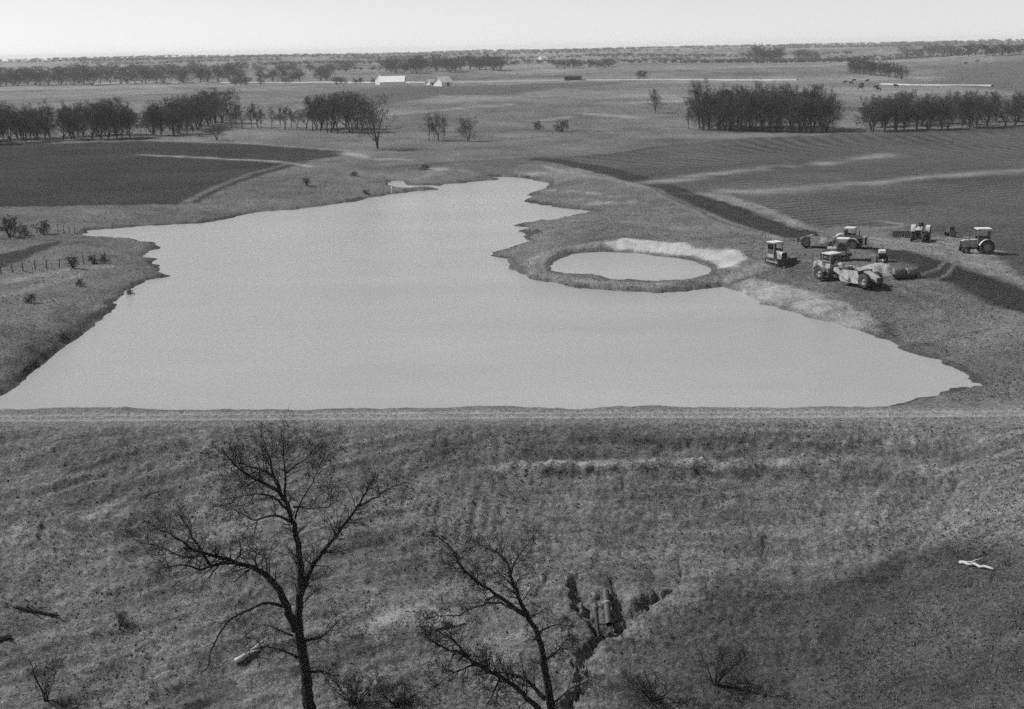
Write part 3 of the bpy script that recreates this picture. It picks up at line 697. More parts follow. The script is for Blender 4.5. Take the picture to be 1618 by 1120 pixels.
def make_tractor(loc, heading, label, canopied, scale=1.0, fender=True, fmat=None):
    t = empty('wheel_tractor', loc, heading); t.scale = (scale,) * 3; tag(t, label, 'tractor')
    MB().prism([(.15, .75), (1.9, .8), (1.9, 1.45), (1.6, 1.55), (.15, 1.62)], -.33, .33).build('engine_hood', M['paint'], t)
    MB().box((1.93, 0, 1.12), (.06, .6, .6)).build('radiator_grille', M['dark'], t)
    MB().box((.3, 0, .68), (2.6, .42, .34)).build('chassis', M['steel'], t)
    for sy in (-1, 1):
        wheel(t, (-.75, sy * .82, .8), .8, .42)
        wheel(t, (1.5, sy * .68, .45), .45, .26)
        if fender:
            c = [(-.75 + .93 * math.cos(a), .8 + .93 * math.sin(a)) for a in np.linspace(R(15), R(150), 9)] + [(-.75 + .88 * math.cos(a), .8 + .88 * math.sin(a)) for a in np.linspace(R(150), R(15), 9)]
            MB().prism(c, sy * .8 - .24, sy * .8 + .24).build('fender', fmat or M['roof'], t)
    MB().tube([(-.75, -.7, .8), (-.75, .7, .8)], .13, 8).build('rear_axle', M['steel'], t)
    MB().tube([(1.5, -.6, .5), (1.5, .6, .5)], .08, 8).build('front_axle', M['steel'], t)
    MB().tube([(1.1, .15, 1.5), (1.1, .15, 2.3)], .05, 8).build('exhaust_stack', M['steel'], t)
    seat_and_wheel(t, -.55, 1.05)
    if canopied: canopy(t, -1.1, .25, 1.2, 1.1, 2.75)
    return t

def heading_px(a, b):
    p, q = spot(*a), spot(*b); return math.atan2(q.y - p.y, q.x - p.x)
def mid_px(a, b, k=.5):
    p, q = spot(*a), spot(*b); c = p.lerp(q, k); c.z = float(surf(c.x, c.y)[0]); return c
sA = make_scraper(mid_px((1365, 452), (1306, 441)), heading_px((1365, 452), (1306, 441)), 'pale motor scraper with white canopy in front of the pale earth mound', group='motor scrapers parked by the lake')
sB = make_scraper(mid_px((1287, 391), (1348, 392)), heading_px((1287, 391), (1348, 393)), 'motor scraper parked behind the crawler dozer, beside the ploughed strip', .82, group='motor scrapers parked by the lake')
make_dozer(spot(1228, 416), R(-62), 'canopied crawler dozer standing alone on the spoil bank, blade lowered', scale=.95)
make_dozer(spot(1324, 411), R(158), 'crawler dozer squeezed between the two motor scrapers', scale=.95)
make_tractor(spot(1545, 399), R(176), 'wheel tractor with tall canopy and white fenders at the edge of the ploughed field', True, 1.06)
make_tractor(spot(1453, 380), R(-115), 'farm tractor without canopy hitched beside the disc harrow', False, 1.12, fmat=M['paint'])

# disc harrow
t = empty('disc_harrow', spot(1425, 374), R(-6)); tag(t, 'long low dark disc harrow beside the farm tractor', 'harrow')
MB().bar((-1.3, -.5, .62), (1.3, -.5, .62), .1).bar((-1.3, .5, .62), (1.3, .5, .62), .1).bar((-1.25, -.5, .62), (-1.25, .5, .62), .1).bar((1.25, -.5, .62), (1.25, .5, .62), .1).build('frame', M['steel'], t)
MB().bar((1.25, 0, .62), (2.2, .1, .45), .09).build('drawbar', M['steel'], t)
for sy in (-1, 1):
    MB().tube([(-1.25, sy * .5, .3), (1.25, sy * .5, .3)], .04, 6).build('gang_axle', M['steel'], t)
    for k in range(9):
        x = -1.2 + k * .3
        d = MB().lathe_y([(.001, -.05), (.2, -.03), (.3, .02), (.3, .03), (.2, -.01), (.001, -.03)], (0, 0, 0), 12)
        o = d.build('disc', M['steel'], t); o.location = (x, sy * .5, .3); o.rotation_euler = (0, 0, R(90 + 14 * sy))
# small dark two-wheeled cart
t = empty('two_wheeled_cart', spot(1501, 374), R(20)); tag(t, 'small dark two-wheeled cart standing in the field edge', 'cart')
MB().box((0, 0, .95), (.85, .8, .75), None, .85).build('box_body', M['steel'], t)
for sy in (-1, 1): wheel(t, (0, sy * .62, .42), .42, .2)
MB().bar((.4, 0, .55), (1.5, 0, .35), .1).build('drawbar', M['steel'], t)
MB().tube([(0, -.55, .42), (0, .55, .42)], .06, 6).build('axle', M['steel'], t)
# small engine unit behind the mound
t = empty('pump_trailer', spot(1393, 413), R(-100)); tag(t, 'small dark engine trailer with a pale top behind the earth mound', 'trailer')
MB().box((0, 0, .78), (1.15, .85, .7)).build('engine_housing', M['steel'], t)
MB().prism([(-.5, 1.13), (.5, 1.13), (.42, 1.4), (-.3, 1.45)], -.36, .36).build('housing_lid', M['roof'], t)
for sy in (-1, 1): wheel(t, (0, sy * .58, .36), .36, .2)
MB().bar((.5, 0, .5), (1.4, 0, .3), .09).build('drawbar', M['paint'], t)
MB().box((.6, 0, .8), (.05, .6, .5)).build('grille', M['dark'], t)
# sheepsfoot roller
t = empty('sheepsfoot_roller', spot(1430, 439), R(-3)); tag(t, 'towed sheepsfoot roller with two studded drums beside the pale mound', 'roller')
for sx in (-1, 1):
    m = MB(); n = 22; c = (sx * .68, 0, .62)
    pr = [(.001, -.6), (.5, -.6), (.5, .6), (.001, .6)]
    vs_ = []
    for k in range(n):
        a = 2 * math.pi * k / n
        for r_, w_ in pr: vs_.append((c[0] + w_, r_ * math.cos(a), c[2] + r_ * math.sin(a)))
    m.add(vs_, [(k * 4 + i, k * 4 + i + 1, ((k + 1) % n) * 4 + i + 1, ((k + 1) % n) * 4 + i) for k in range(n) for i in range(3)], True)
    for k in range(14):
        a = 2 * math.pi * k / 14
        for w_ in (-.48, -.24, 0, .24, .48):
            aa = a + (.22 if abs(w_) == .24 else 0)
            m.bar((c[0] + w_, .48 * math.cos(aa), c[2] + .48 * math.sin(aa)), (c[0] + w_, .62 * math.cos(aa), c[2] + .58 * math.sin(aa)), .09)
    m.build('drum', M['rust'], t)
fr = MB()
for sy in (-.82, .82): fr.bar((-1.42, sy, .5), (1.42, sy, .5), .14)
for x in (-1.42, 0, 1.42): fr.bar((x, -.82, .5), (x, .82, .5), .12)
fr.build('frame', M['galv'], t)
MB().bar((0, .82, .5), (-.2, 2.2, .4), .12).build('drawbar', M['steel'], t)

# pale heap of spoil
p = spot(1389, 430); n = 40; m_ = 14; V = []; 
for i in range(m_ + 1):
    f = i / m_
    for k in range(n):
        a = 2 * math.pi * k / n
        rr_ = f * (1 + .12 * math.sin(2 * a + 1) + .08 * math.sin(5 * a))
        x, y = 2.45 * rr_ * math.cos(a), 2.3 * rr_ * math.sin(a)
        hgt = 1.2 * (1 - f ** 1.6) * (1 - .3 * max(0, x / 2.3))
        nz = float(fbm(np.array([x * 1.8 + 9]), np.array([y * 1.8]), 5, 3)[0])
        V.append((x, y, hgt + .2 * nz * (1 - f * .6) - .12))
F = np.array([[i * n + k, i * n + (k + 1) % n, (i + 1) * n + (k + 1) % n, (i + 1) * n + k] for i in range(m_) for k in range(n)])
o = mesh_np('earth_mound', np.array(V), F[:, ::-1], M['sand']); o.location = p; tag(o, 'pale heap of loose earth between the scraper and the roller', 'mound')

# ------------------------------------------------------------------ outlet pipe below the dam
p = spot(962, 985); q = spot(957, 940)
d = Vector((0, -1, -.42)).normalized(); a = Vector((p.x, p.y, p.z + .42)); b = a - d * 2.6
t = empty('outlet_pipe', (p.x, p.y, p.z)); tag(t, 'corrugated metal outlet pipe sticking out of the slumped gully head', 'pipe')
pts = []; rad = []
for k in range(53):
    pts.append(a.lerp(b, k / 52) - Vector(t.location)); rad.append(.20 + (.010 if k % 2 else 0))
MB().tube(pts, rad, 16, False).build('pipe_body', M['galv'], t)
MB().tube(pts[::-1], [r_ - .03 for r_ in rad], 16, False).build('pipe_bore_dark', M['dark'], t)  # inner face, coloured dark for the shade inside the pipe mouth
k1 = a.lerp(b, .62) - Vector(t.location); dd = d
MB().tube([k1 - dd * .06, k1 + dd * .06], .235, 16).build('coupling_band', M['rim'], t)
c1 = spot(946, 990)
t = empty('timber_post', c1 - Vector((0, 0, .1))); tag(t, 'dark leaning timber post beside the outlet pipe', 'post')
MB().bar((0, 0, 0), (-.15, .25, 1.75), .13, .16).build('post_shaft', M['dark_wood'], t)
MB().bar((-.05, .05, .75), (.36, .0, .72), .06).build('brace', M['dark_wood'], t)
# ------------------------------------------------------------------ bare trees
def seg_mesh(name, segs, n, mat, parent=None):
    """one mesh of tapered n-sided twigs from (p0, p1, r0, r1)"""
    A = np.array([s[0] for s in segs], float); B = np.array([s[1] for s in segs], float)
    ra = np.array([s[2] for s in segs]); rb = np.array([s[3] for s in segs])
    d = B - A; d /= np.linalg.norm(d, axis=1)[:, None] + 1e-9
    ref = np.where(np.abs(d[:, 2:3]) < .9, np.array([[0, 0, 1.0]]), np.array([[1.0, 0, 0]]))
    s = np.cross(d, ref); s /= np.linalg.norm(s, axis=1)[:, None]; u_ = np.cross(s, d)
    V = []
    for P, r_ in ((A, ra), (B, rb)):
        for k in range(n):
            a = 2 * math.pi * k / n
            V.append(P + (s * math.cos(a) + u_ * math.sin(a)) * r_[:, None])
    V = np.stack(V, 1).reshape(-1, 3); m = len(A); base = np.arange(m)[:, None] * 2 * n
    F = np.concatenate([base + np.array([[k, (k + 1) % n, n + (k + 1) % n, n + k]]) for k in range(n)])
    return mesh_np(name, V, F[:, ::-1], mat, parent, smooth=(n > 3))
def perp(d, rg_):
    v = Vector((rg_.gauss(0, 1), rg_.gauss(0, 1), rg_.gauss(0, 1))); v = v - d * v.dot(d)
    return v.normalized() if v.length > 1e-4 else Vector((1, 0, 0))
def grow(out, pos, d, length, rad, level, rg_, kids, spread, lift, minr):
    """a branch as a bent chain with side branches; out[level] collects the pieces"""
    k = 4 if level > 1 else 3
    if level == 0: k = 2
    step = length / k; p = pos.copy(); d = d.normalized(); r_ = rad; nodes = [(p.copy(), d.copy(), r_)]
    for i in range(k):
        d = (d + perp(d, rg_) * .22 + Vector((0, 0, lift))).normalized()
        q = p + d * step; r2 = max(minr, rad * (1 - .75 * (i + 1) / k))
        out[level].append((tuple(p), tuple(q), r_, r2)); p, r_ = q, r2; nodes.append((p.copy(), d.copy(), r_))
    if level == 0: return
    n = kids[level]
    for j in range(n):
        f = .25 + .75 * (j + rg_.random()) / n; x = f * k; i = min(int(x), k - 1); w = x - i
        b = nodes[i][0].lerp(nodes[i + 1][0], w); dd = nodes[i][1]; rb_ = nodes[i][2] * (1 - w) + nodes[i + 1][2] * w
        nd = (dd * (1 - spread * rg_.uniform(.6, 1.2)) + perp(dd, rg_) * spread * rg_.uniform(.9, 1.5)).normalized()
        grow(out, b, nd, length * rg_.uniform(.42, .7) * (1.15 - .45 * f), max(minr, rb_ * .62), level - 1, rg_, kids, spread, lift, minr)
def template_tree(seed, h, width, stems=1, minr=.02, kids=(0, 5, 5, 5), bare=.2):
    rg_ = random.Random(seed); out = {k: [] for k in range(5)}; tr = []
    for s in range(stems):
        d = Vector((rg_.gauss(0, (0, .1, .14, .3, .3)[stems]), rg_.gauss(0, (0, .1, .14, .3, .3)[stems]), 1)).normalized()
        p = Vector((0, 0, -.3)); r_ = h * (.020 if stems == 1 else .013); k = 6; nodes = []
        for i in range(k):
            d = (d + perp(d, rg_) * .10 + Vector((0, 0, .04))).normalized(); q = p + d * (h * .78 / k); r2 = h * .02 * (1 - .8 * (i + 1) / k) + .01
            tr.append((tuple(p), tuple(q), r_, r2)); nodes.append((p.copy(), q.copy(), d.copy(), r2)); p, r_ = q, r2
        nl = max(7, int(13 / stems) + (3 if stems != 2 else 4))
        for j in range(nl):
            f = bare + (1 - bare) * (j + rg_.random() * .8) / nl; x = min(f * k, k - .01); i = int(x)
            b = nodes[i][0].lerp(nodes[i][1], x - i); a = rg_.uniform(0, 2 * math.pi)
            tilt = rg_.uniform(.55, .95) * (1.15 - .5 * f)
            nd = Vector((math.cos(a) * tilt, math.sin(a) * tilt, .75))
            grow(out, b, nd, width * rg_.uniform(.42, .62) * (1.1 - .45 * f), nodes[i][3] * .55, 3, rg_, kids, .5, .06, minr)
    return tr, out[3] + out[2] + out[1] + out[0]
def make_template(seed, h, width, name, **kw):
    tr, tw = template_tree(seed, h, width, **kw)
    e = bpy.data.objects.new(name, None)
    tn = seg_mesh('trunk', tr, 5, M['ftrunk']); cr = seg_mesh('crown', tw, 3, M['ftwig'])
    return tn, cr
TREES = [make_template(100 + i, 10, 10, 'bare_tree', stems=2, kids=(0, 4, 5, 6), minr=.017, bare=.07) for i in range(6)]
BROAD = [make_template(200 + i, 10, 11, 'bare_tree', stems=3, kids=(0, 5, 4, 5), minr=.018, bare=.15) for i in range(3)]
LOOSE = [make_template(300 + i, 10, 7, 'bare_tree', kids=(0, 4, 4, 4), minr=.02, bare=.25) for i in range(3)]
HEDGE = [make_template(350 + i, 10, 12, 'bare_tree', stems=3, kids=(0, 3, 4, 4), minr=.05, bare=.03) for i in range(4)]
SHRUB = [make_template(400 + i, 2, 2.0, 'shrub', stems=4, kids=(0, 4, 4, 3), minr=.010, bare=.05) for i in range(3)]
FIRST = set()
def place(tpl, name, loc, h, wscale, label, cat, group, base_h=10.0):
    e = empty(name, loc, rnd.uniform(0, 6.28)); k = h / base_h; e.scale = (k * wscale, k * wscale, k)
    for o in tpl:
        if o.name not in FIRST: FIRST.add(o.name); c = o
        else: c = o.copy(); col.objects.link(c)
        c.parent = e
    tag(e, label, cat, group); return e
def row(tpls, line, count, hpx, label, group, depth=0.0, ws=1.0, jx=.5, rows=1):
    """trees along a line of picture points, standing on the land there; hpx is their height in picture points"""
    L = np.array(line, float); seg = np.linspace(0, len(L) - 1, count)
    base = []
    for s in seg:
        s2 = np.clip(s + rnd.uniform(-jx, jx) * (len(L) - 1) / count, 0, len(L) - 1); i = min(int(s2), len(L) - 2); base.append(L[i] + (L[i + 1] - L[i]) * (s2 - i))
    P = hit(base)
    for p in P:
        dy = rnd.uniform(0, depth); v = np.array([p[0], p[1]]); rr_ = np.linalg.norm(v); v = v * (rr_ + dy) / rr_
        h = rnd.uniform(*hpx) * rr_ / FPX
        z = float(surf(v[0], v[1])[0])
        place(rnd.choice(tpls), 'bare_tree', (v[0], v[1], z - .1), h, ws * rnd.uniform(.8, 1.3), label, 'tree', group)
row(TREES, [(-60, 231), (0, 227), (110, 221), (212, 219)], 22, (38, 54), 'bare tree in the front row of the dark wood along the left ploughed field', 'wood at the left ploughed field', 4)
row(TREES, [(-60, 227), (0, 223), (110, 217), (205, 215)], 18, (40, 54), 'bare tree behind the front trunks of the dark wood along the left ploughed field', 'wood at the left ploughed field', 10)
row(TREES, [(238, 216), (280, 214), (310, 206), (350, 196)], 13, (34, 54), 'bare tree in the rounded thicket climbing the slope beside the dark wood', 'rounded thicket on the slope', 5)
row(BROAD, [(240, 212), (290, 206), (345, 196)], 7, (36, 44), 'broad bare tree at the back of the rounded thicket beside the dark wood', 'rounded thicket on the slope', 14)
row(LOOSE, [(365, 205), (420, 204), (484, 206)], 12, (32, 42), 'thin pale bare tree in the loose row behind the far pasture slope', 'loose row of thin trees', 10)
row(LOOSE, [(492, 208), (530, 211), (572, 212)], 8, (52, 62), 'tall thin bare tree of the grove beside the broad many-stemmed tree', 'tall grove by the creek', 8)
row(TREES, [(498, 205), (566, 207)], 5, (46, 56), 'bushy bare tree behind the thin trunks of the grove by the broad tree', 'tall grove by the creek', 8)
def lone(tpl, px, py, hpx, label, ws=1.0, name='bare_tree', cat='tree', group=None, base_h=10.0):
    p = spot(px, py); h = hpx * math.hypot(p.x, p.y) / FPX
    return place(tpl, name, p - Vector((0, 0, .05)), h, ws, label, cat, group, base_h)
lone(BROAD[0], 597, 236, 72, 'broad many-stemmed bare tree standing in front of the tall grove', 1.05)
lone(LOOSE[0], 678, 223, 44, 'taller bare tree of the small clump right of the broad tree', .8)
lone(TREES[1], 693, 222, 38, 'middle bare tree of the small clump on the creek bank', .8)
lone(LOOSE[1], 701, 221, 36, 'bare tree at the outer edge of the small clump on the creek bank', .7)
lone(TREES[2], 740, 223, 36, 'small round bare tree standing alone by the creek', 1.0)
lone(BROAD[1], 343, 222, 24, 'low spreading bare tree on the pale field margin', 1.0)
lone(TREES[3], 1036, 178, 34, 'single bare tree alone on the open hillside beyond the right grove', .7)
lone(LOOSE[2], 1088, 204, 36, 'small bare tree standing off the end of the right grove', .8)
row(TREES, [(1105, 206), (1200, 209), (1305, 210)], 16, (44, 62), 'bushy bare tree at the front of the big dark grove behind the right ploughed field', 'big grove on the right', 4)
row(TREES, [(1110, 202), (1200, 204), (1298, 206)], 13, (46, 66), 'bushy bare tree deep inside the big dark grove behind the right ploughed field', 'big grove on the right', 10)
row(LOOSE, [(1105, 205), (1305, 209)], 9, (54, 72), 'tall thin bare tree rising out of the big dark grove behind the right ploughed field', 'big grove on the right', 10)
row(TREES, [(1372, 209), (1450, 206), (1540, 203), (1660, 199)], 20, (34, 48), 'bare tree in the front row of the long wood above the right ploughed field', 'long wood on the right', 5)
row(TREES, [(1378, 204), (1450, 201), (1540, 198), (1660, 193)], 18, (36, 50), 'bare tree behind the front trunks of the long wood above the right ploughed field', 'long wood on the right', 14)
for line, n, hp, lab, dep, ws in [
    ([(-40, 139), (60, 136), (180, 134), (330, 131), (520, 128)], 40, (14, 24), 'distant bare tree in the hedge along the far side of the left pasture', 40, 1.3),
    ([(-40, 127), (160, 121), (330, 117), (560, 113)], 24, (10, 17), 'distant bare tree in the second far hedge behind the left pasture', 80, 1.7),
    ([(372, 135), (390, 135), (455, 133)], 5, (9, 13), 'low bushy tree in the short row on the left pasture edge', 10, 1.3),
    ([(530, 133), (556, 133), (592, 133)], 5, (8, 12), 'low bushy tree beside the white farmhouse', 10, 1.3),
    ([(610, 117), (700, 115), (790, 112)], 20, (14, 24), 'distant bare tree in the wood behind the white farm buildings', 60, 1.3),
    ([(880, 108), (920, 109), (965, 106)], 8, (10, 15), 'distant bare tree in the clump behind the dark roadside shed', 30, 1.5),
    ([(1192, 99), (1212, 100), (1232, 99)], 7, (18, 25), 'distant tall bare tree in the small stand below the skyline houses', 20, 1.0),
    ([(1262, 97), (1290, 97)], 3, (13, 17), 'distant bare tree of the pair past the small tall stand', 20, 1.3),
    ([(1345, 116), (1362, 118), (1385, 120), (1402, 122), (1425, 126)], 11, (16, 22), 'distant bare tree in the thin grove just beyond the cattle', 15, .9),
    ([(1430, 90), (1520, 88), (1618, 90)], 16, (10, 16), 'distant bare tree in the hedge above the dark pasture hill', 60, 1.6),
    ([(1010, 125), (1018, 125)], 2, (10, 13), 'small bushy tree standing alone by the gravel road', 10, 1.2)]:
    row(HEDGE, line, n, hp, lab, lab.split(' in the ')[-1], dep, ws)

# woods along the horizon, too far to count
rg2 = random.Random(77); segs = []; spots = []
for k in range(60):
    D = rg2.uniform(1350, 3300); t0 = rg2.uniform(-30, 26); span = rg2.uniform(3, 13); n = int(span * D * .0175 / 7); sl2_ = rg2.uniform(-.25, .25)
    for j in range(n):
        th = t0 + span * j / n; spots.append((th + rg2.gauss(0, .1), D * (1 + sl2_ * (j / n) * R(span) * 3) + rg2.gauss(0, 14), rg2.uniform(.35, .85)))
for j in range(1100): spots.append((rg2.uniform(-29, 29), rg2.uniform(3300, 3640), rg2.uniform(.4, .9)))
SX = np.array([[D * math.sin(R(th)), D * math.cos(R(th))] for th, D, _ in spots]); SZ = surf(SX[:, 0], SX[:, 1])
for (th, D, hk), (x, y), z in zip(spots, SX, SZ):
    h = 9 * hk; w = h * 1.1
    for j in range(15):
        a = rg2.uniform(0, 6.28); f = rg2.uniform(.05, .9)
        b = (x, y, z + h * f * .6); rr_ = w * rg2.uniform(.5, 1.1)
        segs.append((b, (x + rr_ * math.cos(a), y + rr_ * math.sin(a), z + h * min(1, f * .6 + rg2.uniform(.1, .45))), .34, .14))
    segs.append(((x, y, z - .5), (x, y, z + h * .7), .3, .12))
o = seg_mesh('distant_woodland', segs, 3, M['ftwig']); tag(o, 'hazy grey belts of bare woodland along the horizon', 'woodland', kind='stuff')

# ------------------------------------------------------------------ the two near trees, limb by limb
def near_tree(name, label, y0, limbs, seed, base_px, kids, twl, minr=.007, flare=True):
    """limbs: list of (points in the picture, width there and at the end, lean in depth, twig count)"""
    rg_ = random.Random(seed)
    b = at_y([base_px], y0)[0]; gz = float(surf(b[0], y0)[0]) if flare else b[2] - .1
    t = empty(name, (b[0], y0, gz)); tag(t, label, 'tree'); org = np.array([b[0], y0, gz])
    tw = {k: [] for k in range(5)}
    for li, (pts, w0, w1, lean, ntw) in enumerate(limbs):
        pts = np.array(pts, float)
        dd = np.concatenate([[0], np.cumsum(np.hypot(*np.diff(pts, axis=0).T))]); sc = y0 * 1.13 / FPX
        fine = np.linspace(0, dd[-1], max(6, int(dd[-1] / 9)))
        fx = np.interp(fine, dd, pts[:, 0]); fy = np.interp(fine, dd, pts[:, 1])
        if len(fine) > 6:
            ker = np.array([.25, .5, .25])
            for _ in range(2): fx[1:-1] = np.convolve(fx, ker, 'valid'); fy[1:-1] = np.convolve(fy, ker, 'valid')
        fx[1:-1] += np.array([rg_.gauss(0, .9) for _ in fx[1:-1]]); fy[1:-1] += np.array([rg_.gauss(0, .7) for _ in fy[1:-1]])
        yy = y0 + lean[0] + (lean[1] - lean[0]) * (fine / dd[-1]) + .10 * np.sin(fine / 23 + li)
        P = at_y(np.stack([fx, fy], 1), yy) - org
        rad = (w0 + (w1 - w0) * (fine / dd[-1]) ** .7) * sc / 2 * .88
        if li == 0 and flare:
            P = np.vstack([[.25, 0, -.5], [.12, 0, .25], [.05, 0, 1.5], P]); rad = np.concatenate([[rad[0] * 2.0, rad[0] * 1.55, rad[0] * 1.2], rad])
        MB().tube([tuple(q) for q in P], list(rad), 10 if w0 > 8 else 7).build('trunk' if li == 0 else 'limb', M['bark'], t)
        for j in range(int(ntw * 1.7)):
            f = rg_.uniform(.12, 1.0) ** .75; i = min(int(f * (len(P) - 1)), len(P) - 2)
            if li == 0 and i < 4: continue
            p = Vector(P[i]).lerp(Vector(P[i + 1]), rg_.random()); d = (Vector(P[i + 1]) - Vector(P[i])).normalized()
            nd = (d * rg_.uniform(.2, .8) + perp(d, rg_) * rg_.uniform(.5, 1.0) + Vector((0, 0, .1))).normalized()
            L = twl * rg_.uniform(.35, 1.1) * (1.1 - .5 * f)
            grow(tw, p, nd, L, min(.035, max(minr * 1.5, rad[min(i, len(rad) - 1)] * .45)), 2, rg_, kids, .55, .02, minr)
    seg_mesh('crown', tw[2], 5, M['twig'], t)
    o = seg_mesh('twigs', tw[1] + tw[0], 3, M['twig'], t); o['kind'] = 'stuff'
    return t
def z7(pts): return [(180 + x / 2.333, 640 + (y if y > 260 else 60 + y * .77) / 2.333) for x, y in pts]
L1 = [
    (z7([(738, 1180), (720, 1110), (708, 1000), (692, 880), (678, 800), (680, 740), (692, 660), (686, 580), (676, 500), (660, 430), (640, 370), (615, 320), (595, 280)]), 25, 6, (0, 0.3), 26),
    (z7([(672, 830), (650, 770), (620, 700), (580, 640), (520, 600), (450, 580), (390, 557), (330, 545), (270, 525)]), 17, 4, (0, -1.6), 20),
    (z7([(440, 580), (380, 585), (350, 597), (310, 615), (280, 585), (240, 590), (170, 600)]), 7, 1.5, (-1.2, -2.4), 12),
    (z7([(355, 590), (310, 520), (285, 470), (255, 420), (220, 385)]), 6, 1.5, (-1.3, -.5), 10),
    (z7([(290, 535), (250, 505), (210, 470), (140, 455)]), 5, 1.2, (-1.5, -2.2), 9),
    (z7([(290, 562), (240, 560), (170, 520), (95, 508)]), 4.5, 1.2, (-1.6, -.9), 9),
    (z7([(688, 700), (705, 650), (725, 600), (765, 545), (820, 480), (870, 410), (908, 365), (925, 320), (960, 262)]), 12, 2, (0, 1.8), 26),
    (z7([(905, 370), (960, 340), (1030, 300), (1080, 285)]), 4, 1, (1.4, 2.3), 10),
    (z7([(640, 745), (590, 730), (550, 730), (490, 755), (430, 790), (390, 830), (372, 880), (350, 920), (355, 975), (320, 985)]), 7, 1.5, (0, -1.4), 9),
    (z7([(650, 430), (600, 400), (560, 405), (520, 435), (480, 400), (440, 385), (400, 365)]), 6, 1.2, (.2, 1.6), 12),
    (z7([(640, 385), (600, 345), (560, 325), (490, 330), (410, 345)]), 5, 1, (.2, -1.3), 11),
    (z7([(615, 320), (570, 295), (510, 270), (470, 240), (425, 190), (400, 130)]), 8, 1.6, (.3, -.9), 18),
    (z7([(605, 290), (580, 245), (540, 230), (490, 215), (430, 185)]), 7, 1.6, (.3, 1.2), 16),
    (z7([(590, 260), (575, 190), (555, 130), (540, 70)]), 4, 1, (.3, .9), 13),
    (z7([(632, 340), (630, 270), (632, 220), (622, 130), (618, 40)]), 5, 1, (.3, -.6), 16),
    (z7([(632, 250), (680, 205), (730, 150), (770, 90)]), 4, 1, (.1, 1.4), 13),
    (z7([(662, 375), (720, 380), (775, 385), (830, 350)]), 4, 1, (.2, -1.0), 9),
    (z7([(668, 420), (700, 330), (740, 280), (760, 210)]), 4, 1, (.2, 1.5), 12),
    (z7([(700, 872), (755, 868), (790, 835), (830, 790)]), 6, 1.2, (0, -.9), 9),
    (z7([(715, 985), (770, 980), (830, 1000), (840, 1030)]), 7, 1.2, (0, -1.1), 9),
    (z7([(560, 640), (565, 590), (555, 540)]), 4, 1, (-.6, .2), 7),
    (z7([(440, 585), (470, 545), (460, 490)]), 4, 1, (-1.0, -1.7), 7),
    (z7([(660, 850), (610, 830), (570, 800), (500, 830), (460, 880)]), 4, 1, (0, 1.0), 8),
    (z7([(675, 930), (620, 900), (560, 885), (510, 900)]), 5, 1, (0, -1.2), 9),
]
near_tree('large_bare_tree', 'large bare dark tree with a long limb reaching out over the lower slope', 50.0, L1, 5, (490, 1150), (0, 3, 4), 1.5)
L2 = [
    ([(878, 1150), (870, 1120), (864, 1070), (858, 1036), (848, 997), (836, 977), (824, 954), (812, 930), (805, 904), (802, 889)], 19, 5, (0, .4), 20),
    ([(802, 890), (787, 874), (770, 866), (755, 858)], 5, 1.2, (.4, 1.0), 10),
    ([(806, 910), (815, 880), (830, 865), (845, 845)], 4, 1, (.3, -.6), 10),
    ([(812, 928), (790, 905), (778, 893)], 4, 1, (.3, -.7), 8),
    ([(830, 972), (796, 948), (767, 928), (750, 917), (731, 900), (722, 881), (711, 862), (692, 851), (678, 838)], 9, 1.4, (.1, -1.4), 20),
    ([(826, 969), (793, 951), (773, 951), (745, 960), (722, 975), (699, 971), (670, 978)], 6, 1.2, (.1, 1.4), 14),
    ([(880, 1150), (852, 1122), (827, 1096), (796, 1071), (776, 1062), (756, 1053), (736, 1036), (722, 1028), (693, 1022), (672, 1003)], 13, 2, (0, -2.2), 34),
    ([(862, 1105), (836, 1076), (813, 1065), (782, 1062), (750, 1066)], 9, 2, (.1, 1.2), 18),
    ([(738, 1037), (728, 1020), (700, 1000), (672, 990)], 5, 1, (-1.8, -.9), 12),
    ([(790, 1068), (780, 1095), (772, 1110)], 5, 1.5, (-1.0, -1.5), 10),
    ([(850, 1000), (880, 985), (905, 990)], 4, 1, (0, 1.1), 8),
    ([(860, 1045), (890, 1020), (900, 1000)], 4, 1, (0, -1.1), 10),
    ([(752, 1050), (715, 1062), (690, 1085)], 4.5, 1, (-1.5, -2.4), 12),
    ([(868, 1115), (905, 1085), (935, 1075)], 5, 1, (0, .9), 10),
]
near_tree('forked_bare_tree', 'leaning bare tree with two low forked trunks beside the gully', 51.0, L2, 8, (878, 1150), (0, 4, 5), 1.35)
# saplings and scrub
def sapling(px, py, hpx, label, seed, n=5, spreadpx=30, y0=None, name='sapling'):
    rg_ = random.Random(seed); limbs = []
    for k in range(n):
        dx = rg_.uniform(-1, 1) * spreadpx; hh = hpx * rg_.uniform(.7, 1)
        limbs.append(([(px + k * .6, py), (px + dx * .25, py - hh * .35), (px + dx * .7, py - hh * .7), (px + dx, py - hh)], 4.5 if k == 0 else 3, .8, (0, rg_.uniform(-.8, .8)), 9))
    p = spot(px, py - 4) if y0 is None else Vector((0, y0, 0))
    return near_tree(name, label, p.y, limbs, seed, (px, py), (0, 3, 4), .8, .006, False)
sapling(72, 1112, 78, 'leafless sapling growing alone in the grass below the fallen dark log', 21, 5, 40)
sapling(1128, 1085, 70, 'thin leafless sapling on the grassy bank across the gully', 22, 6, 55)
sapling(1035, 1116, 55, 'low thin scrub growing on the edge of the gully', 25, 7, 60)
sapling(560, 1119, 55, 'low tangled scrub at the foot of the large bare tree', 23, 9, 45)
sapling(625, 1119, 36, 'low tangled scrub between the two large bare trees', 24, 8, 40)
sapling(188, 998, 36, 'faint leafless seedling on the open lower slope', 26, 3, 16)
